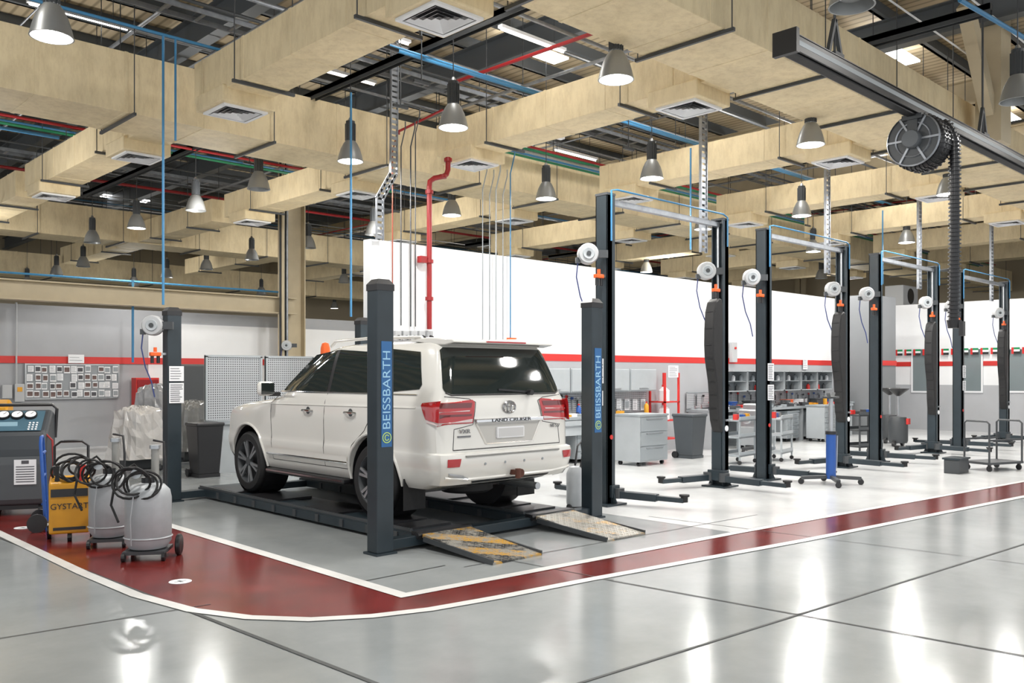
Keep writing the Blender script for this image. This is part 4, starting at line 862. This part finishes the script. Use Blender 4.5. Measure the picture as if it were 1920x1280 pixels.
# ---------------- jack
p=fl(1558,908); t=thing('transmission_jack','blue hydraulic transmission jack on a wheeled cross base','jack',p,.3)
MB().cyl((0,0,.09),(0,0,.80),.075,20).build('cylinder',BLU2,t,True); MB().cyl((0,0,.8),(0,0,1.34),.035,14).build('ram',ALU,t,True)
MB().cyl((0,0,.78),(0,0,.83),.085,20).build('collar',BLKP,t,True)
MB().box(-.16,.16,-.1,.1,1.34,1.37).beam((-.16,0,1.36),(-.26,0,1.42),.05,.02).beam((.16,0,1.36),(.26,0,1.42),.05,.02).build('saddle',DARK,t)
for k in range(4):
    a=k*pi/2+.4; c=Vector((cos(a),sin(a),0)); le=MB().beam(c*.05+Vector((0,0,.12)),c*.45+Vector((0,0,.10)),.06,.05).build('leg',DARK,t)
    q_=c*.45; MB().cyl(q_+Vector((-.015,0,.045)),q_+Vector((.015,0,.045)),.045,14).box(q_.x-.02,q_.x+.02,q_.y-.02,q_.y+.02,.04,.1).build('caster',BLKP,le)
MB().tube([(.08,0,.2),(.2,-.05,.25),(.22,-.06,.75)],.012,8).build('pump_handle',ALU,t,True)
# cart
p=fl(1862,880); t=thing('trolley_cart','dark tubular frame trolley on casters near the right edge','trolley',p,-.35)
for sx in (-.42,.42): MB().tube([(sx,-.25,.12),(sx,-.25,.84),(sx,-.2,.88),(sx,.2,.88),(sx,.25,.84),(sx,.25,.12)],.017,8).build('end_frame',DARK,t,True)
MB().box(-.44,.44,-.27,.27,.12,.16).build('lower_deck',DARK,t)
for sy in (-.25,.25): MB().beam((-.42,sy,.55),(.42,sy,.55),.03,.03).build('side_bar',DARK,t)
for sx in (-.38,.38):
    for sy in (-.22,.22): MB().cyl((sx-.015,sy,.05),(sx+.015,sy,.05),.05,14).box(sx-.02,sx+.02,sy-.02,sy+.02,.05,.12).build('caster',BLKP,t)
p=fl(1793,886); t=thing('step_box','small dark metal step box on the floor left of the trolley','box',p); MB().box(-.22,.22,-.13,.13,.0,.24).build('box',DARK,t,bevel=.01); MB().box(-.24,.24,-.15,.15,.24,.27).build('tread',STEEL,t)
p=fl(1078,955); t=thing('small_tank','grey small tank trolley beside the right rear lift post','tank',p)
MB().lathe([(0,.04),(.10,.05),(.11,.1),(.11,.46),(.07,.54),(0,.56)],n=18).build('tank',TANK,t,True); MB().tube([(.0,0,.54),(.05,0,.8),(.12,0,.85),(.15,0,.7),(.1,0,.5)],.014,6).build('hose',BLKP,t,True); MB().cyl((-.12,0,.04),(.12,0,.04),.04,10).build('axle',BLKP,t)
# ---------------- left foreground equipment
p=fl(38,960); t=thing('refrigerant_machine','dark grey refrigerant service machine with gauges at the left edge','service machine',p,-.45)
MG=M('machine_grey',(.045,.052,.06),.45)
MB().prism([(-.3,.12),(.32,.12),(.32,1.22),(.12,1.27),(-.24,1.0),(-.30,.8)],'x',-.34,.34).build('housing',MG,t,bevel=.04)
MB().prism([(-.31,.14),(-.335,.2),(-.33,.62),(-.31,.72)],'x',-.30,.30).build('front_cover',M('machine_front',(.075,.082,.09),.5),t,bevel=.01)
n=Vector((0,-.27,.36)).normalized()
n=Vector((0,-.6,.8))
def sl(u): return Vector((0,-.24+.36*u,1.0+.27*u))+n*.012
MB().add([Vector((-.27,0,0))+sl(.05),Vector((.27,0,0))+sl(.05),Vector((.27,0,0))+sl(.9),Vector((-.27,0,0))+sl(.9)],[(0,1,2,3)]).build('control_panel',M('panel_blue',(.06,.13,.18),.4),t)
for x in (-.18,-.03,.12):
    c=Vector((x,0,0))+sl(.68); g=MB().cyl(c,c+n*.03,.072,24).build('gauge',BLKP,t,True); MB().cyl(c+n*.03,c+n*.033,.06,24).build('dial',PAPER,g); MB().beam(c+n*.036,c+n*.036+Vector((.03,.02,.02)),.005,.003).build('needle',INK,g)
m=MB()
for i in range(3):
    for j in range(4): c=Vector((.13+.04*i,0,0))+sl(.1+.09*j); m.cyl(c,c+n*.008,.012,8)
m.build('keypad',PAPER,t); c=Vector((-.10,0,0))+sl(.27); MB().beam(c-Vector((.1,0,0)),c+Vector((.1,0,0)),.012,.09).build('display',M('lcd',(.35,.55,.65),.3),t)
MB().tube([(-.34,.3,.9),(-.36,.3,1.27),(-.3,.34,1.32),(.3,.34,1.32),(.36,.3,1.27),(.34,.3,.9)],.02,8).build('push_handle',BLKP,t,True)
for sx in (-.28,.28): MB().cyl((sx-.03,-.22,.07),(sx+.03,-.22,.07),.07,16).build('caster',BLKP,t); MB().cyl((sx-.03,.25,.1),(sx+.03,.25,.1),.1,16).build('wheel',BLKP,t)
MB().box(-.3,.3,-.25,.3,.07,.13).build('chassis',BLKP,t)
MB().box(0.0,.24,-.345,-.338,.38,.68).build('instruction_sheet',PAPER,t)
m=MB()
for k in range(7): m.box(.02,.22,-.348,-.345,.41+k*.03,.42+k*.03)
m.box(.08,.16,-.348,-.345,.63,.67); m.build('sheet_print',INK,t)
for s in (-1,1): MB().tube([(.30*s,-.2,1.0),(.40*s,-.25,.9),(.42*s,-.3,.6),(.38*s,-.3,.4)],.012,6).build('charge_hose',M('hose_red',(.3,.02,.02),.5) if s>0 else BLU2,t,True)
p=fl(-14,915); t=thing('service_unit','yellow topped service unit behind the dark machine at the left edge','service machine',p,-.45)
MB().box(-.22,.22,-.2,.2,.1,1.1).build('body',DARK,t,bevel=.02); MB().prism([(-.2,1.1),(.2,1.1),(.2,1.26),(.0,1.34),(-.2,1.2)],'x',-.24,.24).build('top_cover',YELLOW,t,bevel=.03)
for s in (-.18,.18): MB().cyl((s-.03,-.1,.07),(s+.03,-.1,.07),.07,14).build('wheel',BLKP,t)
p=fl(132,1010); t=thing('battery_charger','yellow wheeled battery starter charger with coiled cables','battery charger',p,-.35)
MB().prism([(-.16,.08),(.16,.08),(.16,.62),(.04,.66),(-.16,.60)],'x',-.19,.19).build('case',YELLOW,t,bevel=.02)
MB().box(-.17,.17,-.172,-.16,.46,.54).build('control_strip',BLKP,t); text('lettering','GYSTART',.082,BLKP,t,T(0,-.165,.36)@RX,.002)
MB().box(-.15,.15,-.166,-.16,.12,.15).build('vent_slots',BLKP,t)
MB().tube([(-.16,.17,.1),(-.16,.2,.95),(-.1,.2,1.0),(.1,.2,1.0),(.16,.2,.95),(.16,.17,.1)],.014,8).build('push_handle',BLKP,t,True)
for s in (-1,1): MB().cyl((s*.22,.12,.09),(s*.18,.12,.09),.09,18).build('wheel',BLKP,t)
MB().cyl((-.02,-.12,.04),(.02,-.12,.04),.045,12).build('caster',BLKP,t)
for k in range(6):
    rr=random.uniform(.10,.17); MB().tube([(-.04+.03*k+rr*cos(a),-.05-.02*k+.05*sin(a*2+k),.70+.03*(k%3)+rr*.8*sin(a)) for a in [j*2*pi/18 for j in range(18)]],.012,6,True).build('coiled_cable',BLACK,t,True)
for s in (-1,1): MB().beam((s*.1,-.17,.62),(s*.14,-.2,.78),.03,.02).beam((s*.12,-.17,.62),(s*.1,-.2,.78),.03,.02).build('clamp',RED if s>0 else BLKP,t)
p=fl(88,992); t=thing('hand_truck','slim blue sack truck frame between the dark machine and yellow charger','hand truck',p,1.22)
MB().tube([(-.15,0,.02),(-.15,.05,.95),(-.1,.05,1.02),(.1,.05,1.02),(.15,.05,.95),(.15,0,.02)],.018,8).build('frame',BLU2,t,True); MB().box(-.17,.17,-.2,0,.0,.02).build('toe_plate',BLU2,t)
for s in (-1,1): MB().cyl((s*.22,.08,.1),(s*.18,.08,.1),.1,16).build('wheel',BLKP,t)
for z in (.3,.6,.85): MB().cyl((-.15,.03,z),(.15,.03,z),.015,8).build('cross_bar',BLU2,t)
def drainer(p,rz,h,label,R=.205):
    t=thing('oil_drainer',label,'oil tank',p,rz)
    MB().lathe([(0,.10),(R*.8,.10),(R,.16),(R,h-.10),(R*.93,h-.03),(R*.7,h+.02),(R*.3,h+.04),(0,h+.04)],n=32).build('tank',TANK,t,True)
    MB().lathe([(R+.002,.19),(R+.012,.20),(R+.002,.21)],n=32).build('seam_ring',TANK,t,True)
    MB().cyl((0,0,h+.02),(0,0,h+.09),.06,16).build('neck',BLKP,t,True)
    MB().cyl((.05,.05,h),(.05,.05,h+.38),.036,16).build('sight_glass',M('acrylic',(.33,.33,.31),.12,.1),t,True)
    for z in (h+.03,h+.35): MB().cyl((.05,.05,z),(.05,.05,z+.035),.05,16).build('glass_collar',ALU,t,True)
    MB().tube([(.12,.12,h-.1),(.12,.14,h+.22),(.1,.18,h+.40),(.0,.2,h+.42)],.012,8).build('probe_tube',BLKP,t,True)
    for k in range(4):
        r_=random.uniform(.13,.2); cx_=random.uniform(-.14,.0); MB().tube([(cx_+r_*cos(a),-.14-.02*k+.04*sin(2*a+k),h+.02+r_*.85*sin(a)+.02*k) for a in [j*2*pi/20 for j in range(20)]],.011,6,True).build('coiled_hose',BLACK,t,True)
    MB().tube([(0,0,h+.08),(-.1,-.1,h+.22),(-.25,-.12,h+.12),(-.3,-.1,h-.15),(-.22,-.16,h-.3)],.012,6).build('suction_hose',BLACK,t,True)
    MB().lathe([(0,-.03),(.045,-.03),(.045,0),(0,0)],(-.09,-.05,h+.13),18,'y').build('pressure_gauge',ALU,t,True)
    MB().box(-R*.9,R*.9,-R*.9,R*.9,.06,.09).build('base_frame',DARK,t)
    for sx,sy in ((-1,-1),(1,-1),(-1,1)):
        MB().cyl((sx*R*.85-.015,sy*R*.85,.04),(sx*R*.85+.015,sy*R*.85,.04),.04,12).box(sx*R*.85-.018,sx*R*.85+.018,sy*R*.85-.018,sy*R*.85+.018,.04,.07).build('caster',BLKP,t)
    MB().lathe([(0,R+.03),(.09,R+.03),(.1,R+.04),(.1,R+.065),(.09,R+.075),(.04,R+.07),(.0,R+.07)],(0,R*.4,.1),24,'x').build('wheel',BLKP,t,True)
    MB().tube([(-.1,-R,.15),(-.1,-R-.03,h*.6),(-.08,-R-.01,h*.9)],.006,6).build('drain_tube',TANK,t)
drainer(fl(278,1045),-.6,.66,'nearest grey oil drainer tank with coiled black hose')
drainer(fl(205,1022),-.5,.68,'grey oil drainer tank between the yellow charger and nearest tank',.19)
for k,(px,py,l) in enumerate(((338,1091,'round white floor sticker on the red lane near the corner'),(43,990,'round white floor sticker on the red lane by the yellow charger'))):
    p=fl(px,py); t=thing('floor_sticker',l,'sticker',(p.x,p.y,.004)); MB().cyl((0,0,0),(0,0,.003),.09,28).build('disc',PAPER,t); MB().box(-.05,.05,-.008,.008,.003,.004).box(-.012,.012,-.04,.04,.003,.004).build('symbol',BENCH2,t)
# ---------------- left background
q=onY(50,747,21.9); q2=onY(222,685,21.9)
t=thing('notice_board','long framed notice board on the grey left partition','notice board',(q.x,21.94,q.z)); L=q2.x-q.x;H=q2.z-q.z
MB().box(0,L,0,.015,0,H).build('board',M('board_grey',(.30,.32,.34),.7),t); MB().box(-.03,L+.03,-.02,.01,-.03,0).box(-.03,L+.03,-.02,.01,H,H+.03).box(-.03,0,-.02,.01,0,H).box(L,L+.03,-.02,.01,0,H).build('frame',ALU,t)
PB=M('photo_print',(.16,.10,.09),.5,noise=.5,scale=12)
for r_ in range(4):
    for c_ in range(13):
        if random.random()<.85: sheet(q.x+L*(c_+.5)/13+random.uniform(-.02,.02),21.92,q.z+H*(r_+.5)/4+random.uniform(-.015,.015),L/13*random.uniform(.7,.92),H/4*random.uniform(.7,.9),'small printed sheet pinned to the long notice board',4,group='sheets pinned on the notice board',blocks=random.choice((PB,None,PB,INK,None,BENCH2)))
sheet(onY(143,678,21.9).x,21.9,2.08,.35,.2,'white heading sheet on the red stripe above the notice board',2)
p=onY(277,760,21.6); t=thing('fire_cabinet','red fire hose cabinet against the grey left partition','cabinet',(p.x,21.6,.0)); zt=onY(277,708,21.6).z
MB().box(-.28,.28,0,.3,.0,zt).build('cabinet_body',RED,t,bevel=.01); MB().box(-.25,.25,-.02,0,.75,zt-.05).build('door',REDP,t); MB().box(.15,.18,-.04,-.02,1.1,1.3).build('handle',CHROME,t)
p=onY(22,734,21.9); t=thing('electric_box','grey switch boxes with yellow label on the left partition','switch box',p); MB().cb((-.1,-.0,0),(.2,.1,.3)).build('box',REEL,t,bevel=.01); MB().cb((.15,-.0,-.03),(.2,.1,.4)).build('box',REEL,t,bevel=.01); MB().cb((.15,-.055,.05),(.1,.01,.1)).build('label_plate',YELLOW,t); MB().tube([(.1,.03,.15),(.1,.03,2.0)],.02,6).build('conduit',REEL,t)
for k,(a,b) in enumerate(((385,494),(498,590))):
    Yp=15.; xa=atY(a,Yp);xb2=atY(b,Yp); t=thing('perforated_screen',('left' if k==0 else 'right')+' grey perforated tool screen standing behind the car bonnet','tool screen',(xa,Yp,0)); L=xb2-xa-.03
    MB().box(0,L,0,.03,.9,2.02).build('panel',PERF,t); MB().box(0,.04,-.02,.05,0,2.04).box(L-.04,L,-.02,.05,0,2.04).box(0,L,-.02,.05,2.02,2.06).build('frame',BENCH,t)
    MB().box(0,L,-.5,.0,.84,.9).build('worktop',BENCH2,t); MB().box(.05,L-.05,-.45,-.02,.0,.84).build('drawer_unit',BENCH,t)
bin_(fl(384,893),.46,.85,'black wheeled bin behind the left front lift post',BLKP)
def draped(p,w_,h,label,mat,seed):
    random.seed(seed); n=36; V=[]; R=14
    for i in range(R+1):
        f=i/R; z=h-(max(0,(f-.45)/.55))*.92*h if f>.45 else h-.08*h*(f/.45)**2
        for j in range(n):
            a=2*pi*j/n; rr=w_*(min(1,f/.5)*.75+max(0,f-.5)*.5)*(1+.10*sin(5*a+seed+f*3)+.07*sin(11*a+f*5)+random.uniform(-.05,.05)); V.append((rr*cos(a),rr*sin(a)*.8,max(.25,z+.09*sin(3*a+seed)*f+random.uniform(-.03,.03))))
    m=MB(); m.add(V,[(i*n+j,i*n+(j+1)%n,(i+1)*n+(j+1)%n,(i+1)*n+j) for i in range(R) for j in range(n)]+[tuple(range(n))])
    t=thing('covered_engine',label,'covered engine',p); m.build('plastic_cover',mat,t,False,norm=True)
    MB().box(-w_*.6,w_*.6,-w_*.3,w_*.3,.08,h*.5).beam((-w_*.8,0,.08),(w_*.8,0,.08),.08,.08).build('stand',DARK,t)
    for s in (-1,1): MB().cyl((s*w_*.8,-.02,.05),(s*w_*.8,.02,.05),.05,12).build('caster',BLKP,t)
FOIL=M('plastic_film',(.52,.50,.48),.15,noise=.12,scale=5,bump=.5,coat=.8)
draped(fl(258,885),.5,1.15,'engine wrapped in crumpled white plastic left of the front lift post',FOIL,3)
draped(fl(365,868),.42,1.2,'engine wrapped in dull plastic just right of the front lift post',M('plastic_dull',(.22,.22,.21),.2,noise=.2,scale=6,bump=.5,coat=.6),5)
draped(fl(292,856),.5,1.5,'pale covered engine farther back by the red cabinet',M('plastic_grey',(.30,.30,.31),.2,noise=.2,scale=6,bump=.5,coat=.6),8)
p=fl(362,850); t=thing('parts_cabinet','dark grey parts cabinet behind the left front lift post','cabinet',(p.x+.7,p.y+1.,0)); MB().box(-.6,.6,0,.5,.05,1.95).build('body',M('cab_dark',(.10,.10,.10),.5),t,bevel=.03); MB().box(-.55,-.01,-.02,0,.1,1.9).build('door',DARK,t); MB().box(.01,.55,-.02,0,.1,1.9).build('door',DARK,t); MB().box(-.58,.58,.02,.48,0,.05).build('plinth',BLKP,t)
p=onY(610,648,14.); t=thing('beacon','orange rotating beacon on a post behind the car roof','beacon',(p.x,14,0)); MB().cyl((0,0,0),(0,0,2.08),.025,8).build('stand',DARK,t); MB().lathe([(0,2.3),(.06,2.28),(.085,2.2),(.09,2.08),(0,2.08)],n=16).build('lens',ORANGE,t,True)
# ---------------- camera, light
cam=bpy.data.cameras.new('camera'); co=bpy.data.objects.new('camera',cam); COL.objects.link(co); S.camera=co
cam.sensor_width=36; cam.lens=36*F/1920; cam.shift_y=(HZ-640)/1920; cam.clip_end=200
co.location=(0,0,CH); co.rotation_euler=(pi/2,0,-atan2(B,A))
wd=bpy.data.worlds.new('world'); S.world=wd; wd.use_nodes=True; wd.node_tree.nodes['Background'].inputs[0].default_value=(.94,.97,1,1); wd.node_tree.nodes['Background'].inputs[1].default_value=1.15
S.view_settings.view_transform='Standard'; S.view_settings.look='None'; S.view_settings.exposure=.02
